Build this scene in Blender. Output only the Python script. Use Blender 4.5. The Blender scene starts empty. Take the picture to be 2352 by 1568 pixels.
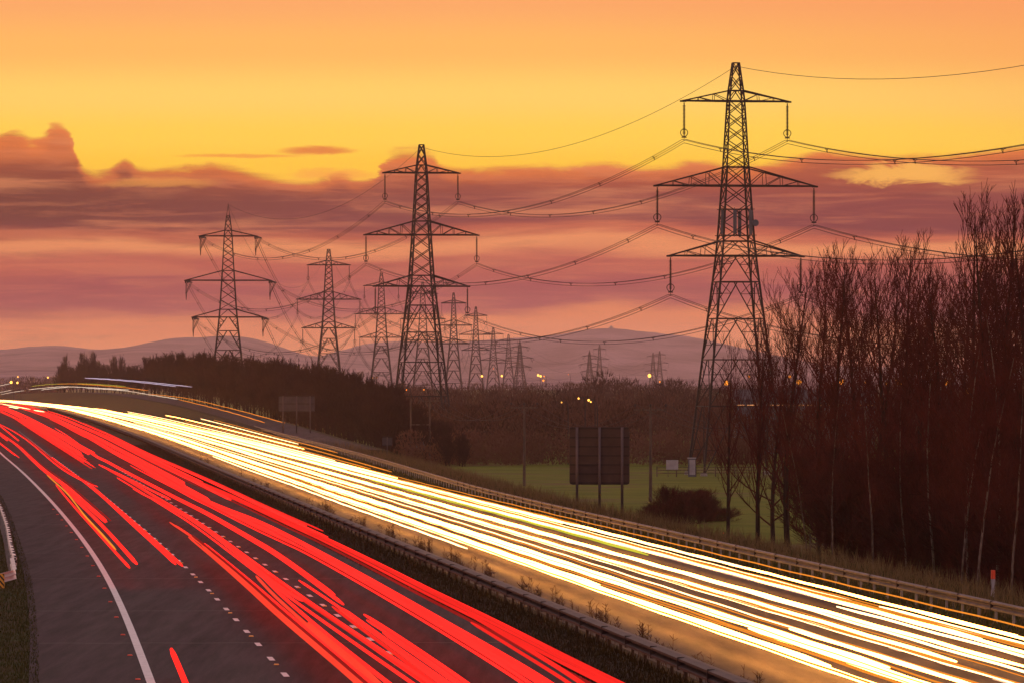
import bpy, math, random
import numpy as np
from mathutils import Vector, Matrix

random.seed(7)
R = math.radians
scene = bpy.context.scene
COL = scene.collection

# ------------------------------------------------------------------ frame
# 200 mm lens on a full-frame body, standing on an overbridge: eye 8.2 m above the carriageway.
# Measurements were taken on a 2352 px wide print of the photograph: focal length 13067 px, horizon at row 870.
F, CX, HZ, HC = 13067.0, 1176.0, 870.0, 8.2
FIELD = -3.6                       # level of the fields below the embankment


def ground(px, py, z=0.0):
    """point of the level plane z that is measured at (px, py)"""
    Y = (HC - z) * F / (py - HZ)
    return ((px - CX) / F * Y, Y, z)


def at(px, py, Y):
    return ((px - CX) / F * Y, Y, HC - (py - HZ) / F * Y)


# ------------------------------------------------------------------ materials
def lin(c):
    return tuple(((v / 255.0) / 12.92 if v / 255.0 <= 0.04045 else ((v / 255.0 + 0.055) / 1.055) ** 2.4) for v in c)


def new_mat(name):
    m = bpy.data.materials.new(name)
    m.use_nodes = True
    nt = m.node_tree
    nt.nodes.clear()
    out = nt.nodes.new('ShaderNodeOutputMaterial')
    return m, nt, out


def surf(name, c1, c2, scale=1.0, rough=0.8, rough2=None, metal=0.0, detail=6.0, stretch=(1, 1, 1), bump=0.0,
         spots=None, mid=(0.35, 0.65), spec=0.4):
    m, nt, out = new_mat(name)
    N = nt.nodes.new
    b = N('ShaderNodeBsdfPrincipled')
    nt.links.new(b.outputs[0], out.inputs[0])
    tc = N('ShaderNodeTexCoord')
    mp = N('ShaderNodeMapping')
    mp.inputs['Scale'].default_value = stretch
    nt.links.new(tc.outputs['Object'], mp.inputs[0])
    nz = N('ShaderNodeTexNoise')
    nz.inputs['Scale'].default_value = scale
    nz.inputs['Detail'].default_value = detail
    nz.inputs['Roughness'].default_value = 0.65
    nt.links.new(mp.outputs[0], nz.inputs['Vector'])
    rp = N('ShaderNodeValToRGB')
    rp.color_ramp.elements[0].position = mid[0]
    rp.color_ramp.elements[1].position = mid[1]
    rp.color_ramp.elements[0].color = (*c1, 1)
    rp.color_ramp.elements[1].color = (*c2, 1)
    nt.links.new(nz.outputs['Fac'], rp.inputs[0])
    col = rp.outputs[0]
    if spots:
        n2 = N('ShaderNodeTexNoise')
        n2.inputs['Scale'].default_value = spots[1]
        n2.inputs['Detail'].default_value = 3
        nt.links.new(tc.outputs['Object'], n2.inputs['Vector'])
        r2 = N('ShaderNodeValToRGB')
        r2.color_ramp.elements[0].position = spots[2]
        r2.color_ramp.elements[1].position = spots[2] + 0.12
        nt.links.new(n2.outputs['Fac'], r2.inputs[0])
        mx = N('ShaderNodeMixRGB')
        nt.links.new(r2.outputs[0], mx.inputs[0])
        nt.links.new(col, mx.inputs[1])
        mx.inputs[2].default_value = (*spots[0], 1)
        col = mx.outputs[0]
    nt.links.new(col, b.inputs['Base Color'])
    if rough2 is None:
        b.inputs['Roughness'].default_value = rough
    else:
        mr = N('ShaderNodeMapRange')
        mr.inputs['From Min'].default_value = 0.35
        mr.inputs['From Max'].default_value = 0.65
        mr.inputs['To Min'].default_value = rough
        mr.inputs['To Max'].default_value = rough2
        n3 = N('ShaderNodeTexNoise')
        n3.inputs['Scale'].default_value = scale * 0.35
        n3.inputs['Detail'].default_value = 4
        nt.links.new(mp.outputs[0], n3.inputs['Vector'])
        nt.links.new(n3.outputs['Fac'], mr.inputs[0])
        nt.links.new(mr.outputs[0], b.inputs['Roughness'])
    b.inputs['Metallic'].default_value = metal
    b.inputs['Specular IOR Level'].default_value = spec
    if bump > 0:
        bp = N('ShaderNodeBump')
        bp.inputs['Strength'].default_value = bump
        bp.inputs['Distance'].default_value = 0.03
        n4 = N('ShaderNodeTexNoise')
        n4.inputs['Scale'].default_value = 14
        n4.inputs['Detail'].default_value = 4
        nt.links.new(tc.outputs['Object'], n4.inputs['Vector'])
        nt.links.new(n4.outputs['Fac'], bp.inputs['Height'])
        nt.links.new(bp.outputs[0], b.inputs['Normal'])
    return m


def glow(name, col, strength, sample=True):
    m, nt, out = new_mat(name)
    e = nt.nodes.new('ShaderNodeEmission')
    tc = nt.nodes.new('ShaderNodeTexCoord')
    nz = nt.nodes.new('ShaderNodeTexNoise')
    nz.inputs['Scale'].default_value = 0.05
    nt.links.new(tc.outputs['Object'], nz.inputs['Vector'])
    mr = nt.nodes.new('ShaderNodeMapRange')
    mr.inputs['To Min'].default_value = strength * 0.75
    mr.inputs['To Max'].default_value = strength * 1.25
    nt.links.new(nz.outputs['Fac'], mr.inputs[0])
    e.inputs[0].default_value = (*col, 1)
    nt.links.new(mr.outputs[0], e.inputs[1])
    nt.links.new(e.outputs[0], out.inputs[0])
    m.cycles.emission_sampling = 'AUTO' if sample else 'NONE'
    return m


M = {}
M['asphalt'] = surf('asphalt', (0.015, 0.008, 0.009), (0.054, 0.032, 0.036), 2.6, 0.72, 0.80, stretch=(1, 0.04, 1),
                    bump=0.8, spots=((0.075, 0.055, 0.06), 16.0, 0.58), spec=0.16)
M['asphalt_worn'] = surf('asphalt_worn', (0.036, 0.027, 0.022), (0.088, 0.066, 0.052), 1.0, 0.68, 0.82,
                         stretch=(1, 0.10, 1), bump=0.8, spec=0.12, spots=((0.09, 0.07, 0.06), 45.0, 0.64))
M['paint'] = surf('road_paint', (0.42, 0.38, 0.36), (0.78, 0.74, 0.70), 3.0, 0.55, mid=(0.25, 0.5))
M['grass'] = surf('field_grass', (0.085, 0.110, 0.003), (0.150, 0.165, 0.010), 0.16, 0.95, detail=9,
                  spots=((0.13, 0.10, 0.03), 0.07, 0.55), spec=0.1)
M['verge'] = surf('verge_turf', (0.018, 0.016, 0.005), (0.060, 0.044, 0.015), 0.6, 0.95, detail=9,
                  spots=((0.035, 0.045, 0.010), 0.35, 0.52), spec=0.1)
M['verge_dark'] = surf('reserve_soil', (0.010, 0.008, 0.004), (0.034, 0.024, 0.010), 0.8, 0.95, detail=9, spec=0.1)
M['blade_dark'] = surf('reserve_grass', (0.012, 0.012, 0.003), (0.045, 0.034, 0.012), 1.5, 0.85, spec=0.1)
M['blade'] = surf('grass_blade', (0.030, 0.040, 0.008), (0.10, 0.085, 0.025), 1.5, 0.8, spec=0.1)
M['drygrass'] = surf('dry_grass_blade', (0.10, 0.065, 0.028), (0.24, 0.16, 0.07), 1.2, 0.85, spec=0.1)
M['weed'] = surf('dead_weed', (0.05, 0.022, 0.012), (0.12, 0.06, 0.03), 2.0, 0.9, spec=0.1)
M['hill'] = surf('hazed_heath', (0.13, 0.075, 0.09), (0.42, 0.28, 0.29), 0.006, 0.95, detail=10, spec=0.05)  # heath lightened towards pink, distance haze put into the colour
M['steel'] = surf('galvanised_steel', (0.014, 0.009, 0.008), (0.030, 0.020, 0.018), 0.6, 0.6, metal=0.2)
M['steel_pale'] = surf('pale_steel', (0.20, 0.19, 0.19), (0.34, 0.32, 0.31), 1.6, 0.45, metal=0.4)
M['rail'] = surf('weathered_rail', (0.04, 0.028, 0.026), (0.15, 0.105, 0.095), 0.9, 0.5, metal=0.5, detail=9)
M['rail_dark'] = surf('grimy_rail', (0.022, 0.015, 0.012), (0.075, 0.050, 0.040), 1.1, 0.6, metal=0.3, detail=9)
M['rail_white'] = surf('white_rail', (0.55, 0.47, 0.44), (0.80, 0.72, 0.68), 2.0, 0.4)
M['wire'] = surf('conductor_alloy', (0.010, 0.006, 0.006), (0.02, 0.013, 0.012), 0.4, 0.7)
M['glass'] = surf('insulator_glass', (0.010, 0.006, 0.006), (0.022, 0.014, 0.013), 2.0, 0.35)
M['wood'] = surf('weathered_wood', (0.055, 0.034, 0.024), (0.14, 0.095, 0.070), 1.2, 0.85, stretch=(4, 4, 0.5))
M['sign_back'] = surf('sign_back', (0.030, 0.015, 0.015), (0.055, 0.030, 0.028), 0.9, 0.6)
M['sign_rail'] = surf('sign_rail', (0.008, 0.004, 0.004), (0.014, 0.008, 0.008), 0.9, 0.6)
M['sign_post'] = surf('sign_post', (0.060, 0.045, 0.050), (0.10, 0.075, 0.08), 0.9, 0.5, metal=0.2)
M['sign_blue'] = surf('sign_grey', (0.030, 0.026, 0.036), (0.055, 0.048, 0.06), 0.9, 0.5)
M['bark'] = surf('bark', (0.016, 0.008, 0.006), (0.050, 0.028, 0.021), 1.6, 0.9, stretch=(3, 3, 0.5), spec=0.1)
M['birch'] = surf('pale_bark', (0.03, 0.016, 0.012), (0.22, 0.15, 0.12), 1.8, 0.85, stretch=(3, 3, 0.6), spec=0.1)
M['twig'] = surf('red_twig', (0.034, 0.007, 0.005), (0.105, 0.020, 0.014), 0.5, 0.85, spec=0.1)
M['twig_brown'] = surf('brown_twig', (0.018, 0.007, 0.005), (0.055, 0.024, 0.015), 0.25, 0.9, spec=0.1)
M['wood_mass'] = surf('woodland_twigs', (0.034, 0.014, 0.009), (0.16, 0.075, 0.046), 0.020, 0.9, detail=8, spec=0.05)
M['white'] = surf('white_board', (0.30, 0.28, 0.31), (0.42, 0.40, 0.43), 1.0, 0.6)
M['grey_box'] = surf('antenna_grey', (0.07, 0.075, 0.10), (0.12, 0.125, 0.15), 1.0, 0.5)
M['red_plastic'] = surf('red_reflector', (0.65, 0.05, 0.02), (0.85, 0.10, 0.04), 3.0, 0.3)
M['amber_plastic'] = surf('amber_reflector', (0.85, 0.45, 0.08), (0.95, 0.62, 0.15), 3.0, 0.3)
M['yellow'] = surf('chevron_yellow', (0.80, 0.36, 0.03), (0.90, 0.45, 0.05), 3.0, 0.5)
M['black'] = surf('black_paint', (0.012, 0.010, 0.010), (0.025, 0.02, 0.02), 3.0, 0.5)
M['concrete'] = surf('concrete', (0.20, 0.18, 0.16), (0.32, 0.29, 0.27), 2.0, 0.85)

WHITE = (1.0, 0.40, 0.082)
M['t_white'] = glow('headlight_glow', WHITE, 16.0)
M['t_warm'] = glow('warm_headlight_glow', (1.0, 0.60, 0.27), 4.2)
M['t_amber'] = glow('amber_lamp_glow', (1.0, 0.30, 0.030), 0.95)
M['t_cool'] = glow('cool_headlight_glow', (1.0, 0.92, 0.88), 2.2)
M['t_green'] = glow('greenish_lamp_glow', (0.72, 0.66, 0.05), 0.9)
M['t_blue'] = glow('violet_marker_glow', (0.80, 0.66, 0.90), 0.8, False)
M['t_lorry'] = glow('lorry_lamp_glow', (1.0, 0.78, 0.60), 1.15)
M['t_red'] = glow('tail_light_glow', (1.0, 0.019, 0.014), 1.9)
M['t_red_mid'] = glow('dim_tail_glow', (0.78, 0.018, 0.013), 1.25)
M['t_red_low'] = glow('faint_tail_glow', (0.30, 0.012, 0.010), 1.0, False)
M['t_red_hot'] = glow('orange_red_tail_glow', (1.0, 0.055, 0.028), 1.05, False)
M['lamp'] = glow('sodium_lamp_glow', (1.0, 0.30, 0.03), 2.2, False)
M['lamp_hot'] = glow('floodlight_glow', (1.0, 0.47, 0.08), 3.4, False)
M['window'] = glow('lit_window_glow', (1.0, 0.42, 0.16), 1.1, False)


# ------------------------------------------------------------------ object helpers
def tag(o, label=None, cat=None, group=None, kind=None):
    if label: o['label'] = label
    if cat: o['category'] = cat
    if group: o['group'] = group
    if kind: o['kind'] = kind
    return o


def empty(name, loc=(0, 0, 0), rz=0.0):
    o = bpy.data.objects.new(name, None)
    o.empty_display_size = 0.5
    o.location = loc
    o.rotation_euler = (0, 0, rz)
    COL.objects.link(o)
    return o


def copy_tree(o, parent=None):
    c = o.copy()
    COL.objects.link(c)
    if parent is not None:
        c.parent = parent
    for ch in list(o.children):
        copy_tree(ch, c)
    return c


class MB:
    """collects boxes, bars, tubes for ONE mesh object"""

    def __init__(self):
        self.v, self.f = [], []

    def add(self, vs, fs):
        n = len(self.v)
        self.v.extend(vs)
        self.f.extend([tuple(i + n for i in q) for q in fs])

    def box(self, c, s, rz=0.0):
        cx, cy, cz = c
        hx, hy, hz = s[0] / 2, s[1] / 2, s[2] / 2
        ca, sa = math.cos(rz), math.sin(rz)
        vs = []
        for dz in (-hz, hz):
            for dx, dy in ((-hx, -hy), (hx, -hy), (hx, hy), (-hx, hy)):
                vs.append((cx + dx * ca - dy * sa, cy + dx * sa + dy * ca, cz + dz))
        self.add(vs, [(3, 2, 1, 0), (4, 5, 6, 7), (0, 1, 5, 4), (1, 2, 6, 5), (2, 3, 7, 6), (3, 0, 4, 7)])

    def bar(self, a, b, r0, r1=None, n=4, caps=True):
        if r1 is None: r1 = r0
        a, b = Vector(a), Vector(b)
        d = b - a
        if d.length < 1e-6: return
        d.normalize()
        up = Vector((0, 0, 1)) if abs(d.z) < 0.9 else Vector((0, 1, 0))
        u = d.cross(up).normalized()
        w = u.cross(d)
        vs = []
        for p, r in ((a, r0), (b, r1)):
            for k in range(n):
                t = 2 * math.pi * (k + 0.5) / n
                vs.append(tuple(p + u * (r * math.cos(t)) + w * (r * math.sin(t))))
        fs = [(k, (k + 1) % n, n + (k + 1) % n, n + k) for k in range(n)]
        if caps:
            fs += [tuple(range(n - 1, -1, -1)), tuple(range(n, 2 * n))]
        self.add(vs, fs)

    def tube(self, pts, r, n=6, caps=True):
        """tube along pts; r a number or a list"""
        P = [Vector(p) for p in pts]
        m = len(P)
        rr = r if isinstance(r, (list, tuple)) else [r] * m
        vs, fs = [], []
        u = None
        for i in range(m):
            d = (P[min(i + 1, m - 1)] - P[max(i - 1, 0)]).normalized()
            if u is None:
                up = Vector((0, 0, 1)) if abs(d.z) < 0.9 else Vector((0, 1, 0))
                u = d.cross(up).normalized()
            else:
                u = (u - d * u.dot(d)).normalized()
            w = u.cross(d)
            for k in range(n):
                t = 2 * math.pi * k / n
                vs.append(tuple(P[i] + u * (rr[i] * math.cos(t)) + w * (rr[i] * math.sin(t))))
        for i in range(m - 1):
            for k in range(n):
                fs.append((i * n + k, i * n + (k + 1) % n, (i + 1) * n + (k + 1) % n, (i + 1) * n + k))
        if caps:
            fs += [tuple(range(n - 1, -1, -1)), tuple(range((m - 1) * n, m * n))]
        self.add(vs, fs)

    def extrude(self, path, prof, close=True):
        """sweep a closed (side, height) profile along a path of (x, y, z); side = to the right of travel"""
        m, n = len(path), len(prof)
        vs, fs = [], []
        for i in range(m):
            p = Vector(path[i])
            d = Vector(path[min(i + 1, m - 1)]) - Vector(path[max(i - 1, 0)])
            d.z = 0
            d.normalize()
            s = Vector((d.y, -d.x, 0))
            for a, h in prof:
                vs.append(tuple(p + s * a + Vector((0, 0, h))))
        for i in range(m - 1):
            for k in range(n if close else n - 1):
                fs.append((i * n + k, i * n + (k + 1) % n, (i + 1) * n + (k + 1) % n, (i + 1) * n + k))
        if close:
            fs += [tuple(range(n - 1, -1, -1)), tuple(range((m - 1) * n, m * n))]
        self.add(vs, fs)

    def build(self, name, mat, parent=None, smooth=False):
        me = bpy.data.meshes.new(name)
        me.from_pydata([tuple(v) for v in self.v], [], self.f)
        me.update()
        if smooth:
            me.polygons.foreach_set('use_smooth', [True] * len(me.polygons))
        return link(name, me, mat, parent)


def link(name, me, mat, parent=None):
    if mat is not None and len(me.materials) == 0:
        me.materials.append(mat)
    o = bpy.data.objects.new(name, me)
    COL.objects.link(o)
    if parent is not None:
        o.parent = parent
    return o


def np_mesh(name, V, Q):
    """mesh from numpy vertex (n,3) and face (m,k) arrays"""
    me = bpy.data.meshes.new(name)
    k = Q.shape[1]
    me.vertices.add(len(V))
    me.vertices.foreach_set('co', np.ascontiguousarray(V, dtype=np.float32).ravel())
    me.loops.add(Q.size)
    me.loops.foreach_set('vertex_index', np.ascontiguousarray(Q, dtype=np.int32).ravel())
    me.polygons.add(len(Q))
    me.polygons.foreach_set('loop_start', np.arange(0, Q.size, k, dtype=np.int32))
    me.update(calc_edges=True)
    return me


# ------------------------------------------------------------------ alignment of the motorway
def smooth_line(pts, y0=90, y1=2720, step=10, win=5, passes=3):
    ys = np.arange(y0, y1 + 1, step, dtype=float)
    P = sorted(pts)
    py = [p[0] for p in P]
    px = [p[1] for p in P]
    if py[0] > y0:
        px.insert(0, px[0] - (px[1] - px[0]) / (py[1] - py[0]) * (py[0] - y0)); py.insert(0, y0)
    if py[-1] < y1:
        px.append(px[-1] + (px[-1] - px[-2]) / (py[-1] - py[-2]) * (y1 - py[-1])); py.append(y1)
    xs = np.interp(ys, py, px)
    for _ in range(passes):
        e = np.concatenate([xs[0] - (xs[1] - xs[0]) * np.arange(win, 0, -1), xs,
                            xs[-1] + (xs[-1] - xs[-2]) * np.arange(1, win + 1)])
        xs = np.convolve(e, np.ones(2 * win + 1) / (2 * win + 1), 'valid')
    return lambda Y: np.interp(Y, ys, xs)


B = smooth_line([(100, 9.45), (140, 5.83), (207, -0.23), (300, -8.65), (412, -18.8), (731, -47.4), (1077, -80),
                 (1500, -122), (1900, -172), (2300, -236), (2700, -318)])
E = smooth_line([(100, -5.3), (153.5, -9.76), (202, -13.7), (249, -17.9), (298, -22.6), (383, -31.0), (510, -44),
                 (630, -56.7), (900, -84), (1300, -124), (1900, -192), (2300, -256), (2700, -338)], win=3)
G = smooth_line([(100, 25.1), (150, 20.2), (185.8, 16.7), (244, 11), (289, 7.1), (363, 0), (423, -4.6), (489, -9.1),
                 (597, -16.9), (705, -25.6), (901, -40.5), (1100, -56), (1500, -95), (1900, -147), (2300, -214),
                 (2700, -296)], win=3)
T = smooth_line([(100, -8.6), (153.5, -13.05), (194.8, -16.4), (223, -18.9), (275, -23.9), (397, -35.7), (630, -61),
                 (900, -88), (1300, -128), (1900, -196), (2300, -260), (2700, -342)], win=3)
SX = smooth_line([(640, -17.5), (700, -22), (900, -37), (1050, -51.5), (1200, -67), (1500, -100), (1750, -131), (2050, -169),
                  (2400, -216), (2700, -270)], 640, 2700)
SZ = smooth_line([(640, 0.0), (760, 0.0), (900, 0.6), (1050, 1.6), (1200, 2.7), (1500, 4.0), (1750, 4.2), (2050, 3.2),
                  (2400, 1.6), (2700, 0.5)], 640, 2700)

YS = [float(y) for y in list(range(100, 420, 8)) + list(range(420, 1000, 20)) + list(range(1000, 2701, 50))]


def strip(name, cols, mat, ys=YS, kind='structure'):
    """lengthwise sheet; cols = list of functions Y -> (x, z)"""
    vs, fs = [], []
    n = len(cols)
    for Y in ys:
        for c in cols:
            x, z = c(Y)
            vs.append((float(x), Y, float(z)))
    for i in range(len(ys) - 1):
        for k in range(n - 1):
            a = i * n + k
            fs.append((a, a + 1, a + n + 1, a + n))
    mb = MB()
    mb.add(vs, fs)
    o = mb.build(name, mat)
    if kind: o['kind'] = kind
    return o


# ------------------------------------------------------------------ ground
mb = MB()
nx, ny = 24, 40
for j in range(ny + 1):
    for i in range(nx + 1):
        mb.v.append((-2900 + 5800 * i / nx, -240 + 14700 * (j / ny) ** 1.8, FIELD))
for j in range(ny):
    for i in range(nx):
        a = j * (nx + 1) + i
        mb.f.append((a, a + 1, a + nx + 2, a + nx + 1))
g = mb.build('ground', M['grass'])
tag(g, kind='structure')

strip('embankment', [lambda Y: (T(Y) - 22, FIELD - 0.2), lambda Y: (T(Y) - 9, -1.0), lambda Y: (T(Y) - 4, 0.05),
                     lambda Y: (T(Y) + 0.2, -0.03), lambda Y: (B(Y), -0.10), lambda Y: (G(Y) - 1.6, -0.05),
                     lambda Y: (G(Y), 0.0), lambda Y: (G(Y) + 4.5, -0.10), lambda Y: (G(Y) + 9, -1.6),
                     lambda Y: (G(Y) + 15, FIELD - 0.2)], M['verge'])
strip('near_carriageway', [lambda Y: (T(Y), 0.0), lambda Y: ((T(Y) + B(Y)) / 2, 0.012), lambda Y: (B(Y) - 2.35, 0.0)],
      M['asphalt'])
strip('far_carriageway', [lambda Y: (B(Y) + 0.55, 0.0), lambda Y: ((G(Y) + B(Y)) / 2, 0.012),
                          lambda Y: (G(Y) - 2.2, 0.0)], M['asphalt_worn'])
strip('central_reserve', [lambda Y: (B(Y) - 2.35, 0.02), lambda Y: (B(Y) - 1.4, 0.10), lambda Y: (B(Y) - 0.2, 0.14),
                          lambda Y: (B(Y) + 0.55, 0.02)], M['verge_dark'])
ysl = [float(y) for y in range(660, 2700, 20)]
strip('slip_embankment', [lambda Y: (SX(Y) - 5.0 - 2.2 * SZ(Y), -0.15), lambda Y: (SX(Y) - 4.4, SZ(Y) - 0.03),
                          lambda Y: (SX(Y) + 4.6, SZ(Y) - 0.03),
                          lambda Y: (SX(Y) + 6 + 2.0 * (SZ(Y) + 3.6), FIELD - 0.15)], M['verge'], ysl)
strip('slip_road', [lambda Y: (SX(Y) - 3.4, SZ(Y) + 0.03), lambda Y: (SX(Y) + 3.6, SZ(Y) + 0.03)], M['asphalt'], ysl)

# road paint
def edge_paint(name, f, w, z=0.02, y0=100, y1=1900):
    return strip(name, [lambda Y: (f(Y) - w / 2, z), lambda Y: (f(Y) + w / 2, z)], M['paint'],
                 [y for y in YS if y0 <= y <= y1])


edge_paint('edge_line', lambda Y: E(Y), 0.24)
edge_paint('edge_line', lambda Y: B(Y) + 1.5, 0.18)
edge_paint('edge_line', lambda Y: B(Y) + 12.2, 0.20, y1=420)


def lane(k):                      # dashed lines of the near carriageway
    w = lambda Y: (B(Y) - 3.0) - E(Y)
    return lambda Y: E(Y) + w(Y) * k


def dashes(f, ph, on=2.2, y0=110, y1=900):
    mb = MB()
    y = y0 + ph
    while y < y1:
        a, b = float(f(y)), float(f(y + on))
        mb.add([(a - 0.085, y, 0.024), (a + 0.085, y, 0.024), (b + 0.085, y + on, 0.024), (b - 0.085, y + on, 0.024)],
               [(0, 1, 2, 3)])
        y += 9.0
    o = mb.build('lane_marking', M['paint'])
    tag(o, kind='structure')


L1, L2 = lane(0.335), lane(0.665)
dashes(L1, 1.5)
dashes(L2, 5.0)
dashes(lambda Y: B(Y) + 5.1, 3)
dashes(lambda Y: B(Y) + 8.7, 7)

for k, y in enumerate((176.5, 201, 233.5, 268, 321)):              # sealed joints across the near carriageway
    mb = MB()
    xa, xb = float(T(y)) + 0.3, float(B(y)) - 2.6 - (k % 2) * 3.7
    vs = []
    for t in range(21):
        x = xa + (xb - xa) * t / 20
        yy = y + 0.10 * math.sin(t * 1.7 + k) + 0.03 * (x - xa)
        vs += [(x, yy - 0.07, 0.018), (x, yy + 0.07, 0.018)]
    mb.add(vs, [(2 * t, 2 * t + 2, 2 * t + 3, 2 * t + 1) for t in range(20)])
    tag(mb.build('road_joint', M['black']), kind='structure')

# road studs
def stud(x, y, mat):
    mb = MB()
    mb.add([(x - 0.075, y - 0.06, 0.02), (x + 0.075, y - 0.06, 0.02), (x + 0.075, y + 0.06, 0.02), (x - 0.075, y + 0.06, 0.02),
            (x - 0.06, y - 0.035, 0.055), (x + 0.06, y - 0.035, 0.055), (x + 0.06, y + 0.035, 0.055), (x - 0.06, y + 0.035, 0.055)],
           [(4, 5, 6, 7), (0, 1, 5, 4), (1, 2, 6, 5), (2, 3, 7, 6), (3, 0, 4, 7)])
    return mb.build('road_stud', mat)


for i in range(16):
    y = 155 + i * 13.5
    tag(stud(float(E(y)) - 0.33, y, M['red_plastic']), 'small red road stud beside the solid white edge line',
        'road stud', 'red studs along the white edge line')
for f in (L1, L2):
    nm = 'left' if f is L1 else 'right'
    for i in range(9):
        y = 163 + i * 18 + (6 if f is L2 else 0)
        tag(stud(float(f(y)), y, M['amber_plastic']), f'pale road stud between dashes of the {nm}-hand lane line',
            'road stud', f'studs in the {nm}-hand dashed line')


# ------------------------------------------------------------------ hills
def hills(name, prof, D, depth, seed):
    rng = np.random.default_rng(seed)
    xs = np.linspace(-360, 2760, 260)
    tops = np.interp(xs, [p[0] for p in prof], [p[1] for p in prof])
    k = np.ones(7) / 7
    tops = np.convolve(np.pad(tops, 3, 'edge'), k, 'valid')
    n = rng.normal(0, 1, 260)
    n = np.convolve(np.pad(n, 2, 'edge'), np.ones(5) / 5, 'valid')
    n2 = np.convolve(np.pad(rng.normal(0, 1, 260), 1, 'edge'), np.ones(3) / 3, 'valid')
    tops = tops + n * 1.3 + n2 * 0.7
    rows = np.linspace(-1, 0.6, 14)
    V, Q = [], []
    for r in rows:
        fall = 1 - abs(r) ** 1.3 if r < 0 else 1 - (r / 0.6) ** 1.5
        for i, x in enumerate(xs):
            X = (x - CX) / F * D
            h = (HC - (tops[i] - HZ) / F * D) - FIELD
            wob = 1 + 0.10 * math.sin(i * 0.13 + r * 5 + seed) * (1 if abs(r) > 0.02 else 0)
            if abs(r) < 0.07: fall = 1.0; wob = 1
            V.append((X, D + r * depth + 60 * math.sin(i * 0.07), FIELD - 0.5 + max(0, h) * fall * wob))
    w = len(xs)
    for j in range(len(rows) - 1):
        for i in range(w - 1):
            a = j * w + i
            Q.append((a, a + 1, a + w + 1, a + w))
    me = np_mesh(name, np.array(V), np.array(Q))
    me.polygons.foreach_set('use_smooth', [True] * len(me.polygons))
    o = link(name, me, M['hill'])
    tag(o, kind='structure')
    return o


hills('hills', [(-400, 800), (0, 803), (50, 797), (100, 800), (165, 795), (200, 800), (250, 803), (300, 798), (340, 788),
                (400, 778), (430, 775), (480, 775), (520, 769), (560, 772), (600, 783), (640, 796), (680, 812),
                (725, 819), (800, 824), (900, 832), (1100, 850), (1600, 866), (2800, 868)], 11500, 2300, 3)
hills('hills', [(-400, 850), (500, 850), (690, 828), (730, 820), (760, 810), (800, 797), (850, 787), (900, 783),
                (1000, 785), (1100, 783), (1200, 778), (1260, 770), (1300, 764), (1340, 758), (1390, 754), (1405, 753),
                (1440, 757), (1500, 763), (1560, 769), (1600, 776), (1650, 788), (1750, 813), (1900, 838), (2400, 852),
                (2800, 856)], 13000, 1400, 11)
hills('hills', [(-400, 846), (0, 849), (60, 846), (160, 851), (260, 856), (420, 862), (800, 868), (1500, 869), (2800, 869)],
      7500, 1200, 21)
p = at(1404, 752, 13000)
mb = MB()
for k, (w, h) in enumerate(((14, 4.0), (8, 2.4), (5, 2.2))):
    mb.box((p[0], p[1], p[2] - 5.0 + sum((4.0, 2.4, 2.2)[:k]) + h / 2), (w, w, h))
tag(mb.build('hilltop_tower', M['concrete']), 'tiny stone tower on the summit of the highest hill', 'tower')


# ------------------------------------------------------------------ pylons
PROF = [(0, 5.0), (8.4, 4.1), (14.1, 3.5), (19.1, 2.93), (23.6, 2.43), (26.8, 2.10), (28.6, 1.93), (35.4, 1.49),
        (37.7, 1.36), (45.8, 0.93), (47.1, 0.80), (50.5, 0.38)]


def hw(z):
    return float(np.interp(z, [p[0] for p in PROF], [p[1] for p in PROF]))


ARMS = [(26.8, 28.6, 8.35), (35.4, 37.7, 10.0), (45.8, 47.1, 6.65)]        # lower chord, upper chord, half span
ARMNAME = ['bottom', 'middle', 'top']


def corner(z, i):
    w = hw(z)
    return [(-w, -w, z), (w, -w, z), (w, w, z), (-w, w, z)][i % 4]


def lerp(a, b, t):
    return tuple(a[k] + (b[k] - a[k]) * t for k in range(3))


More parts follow.
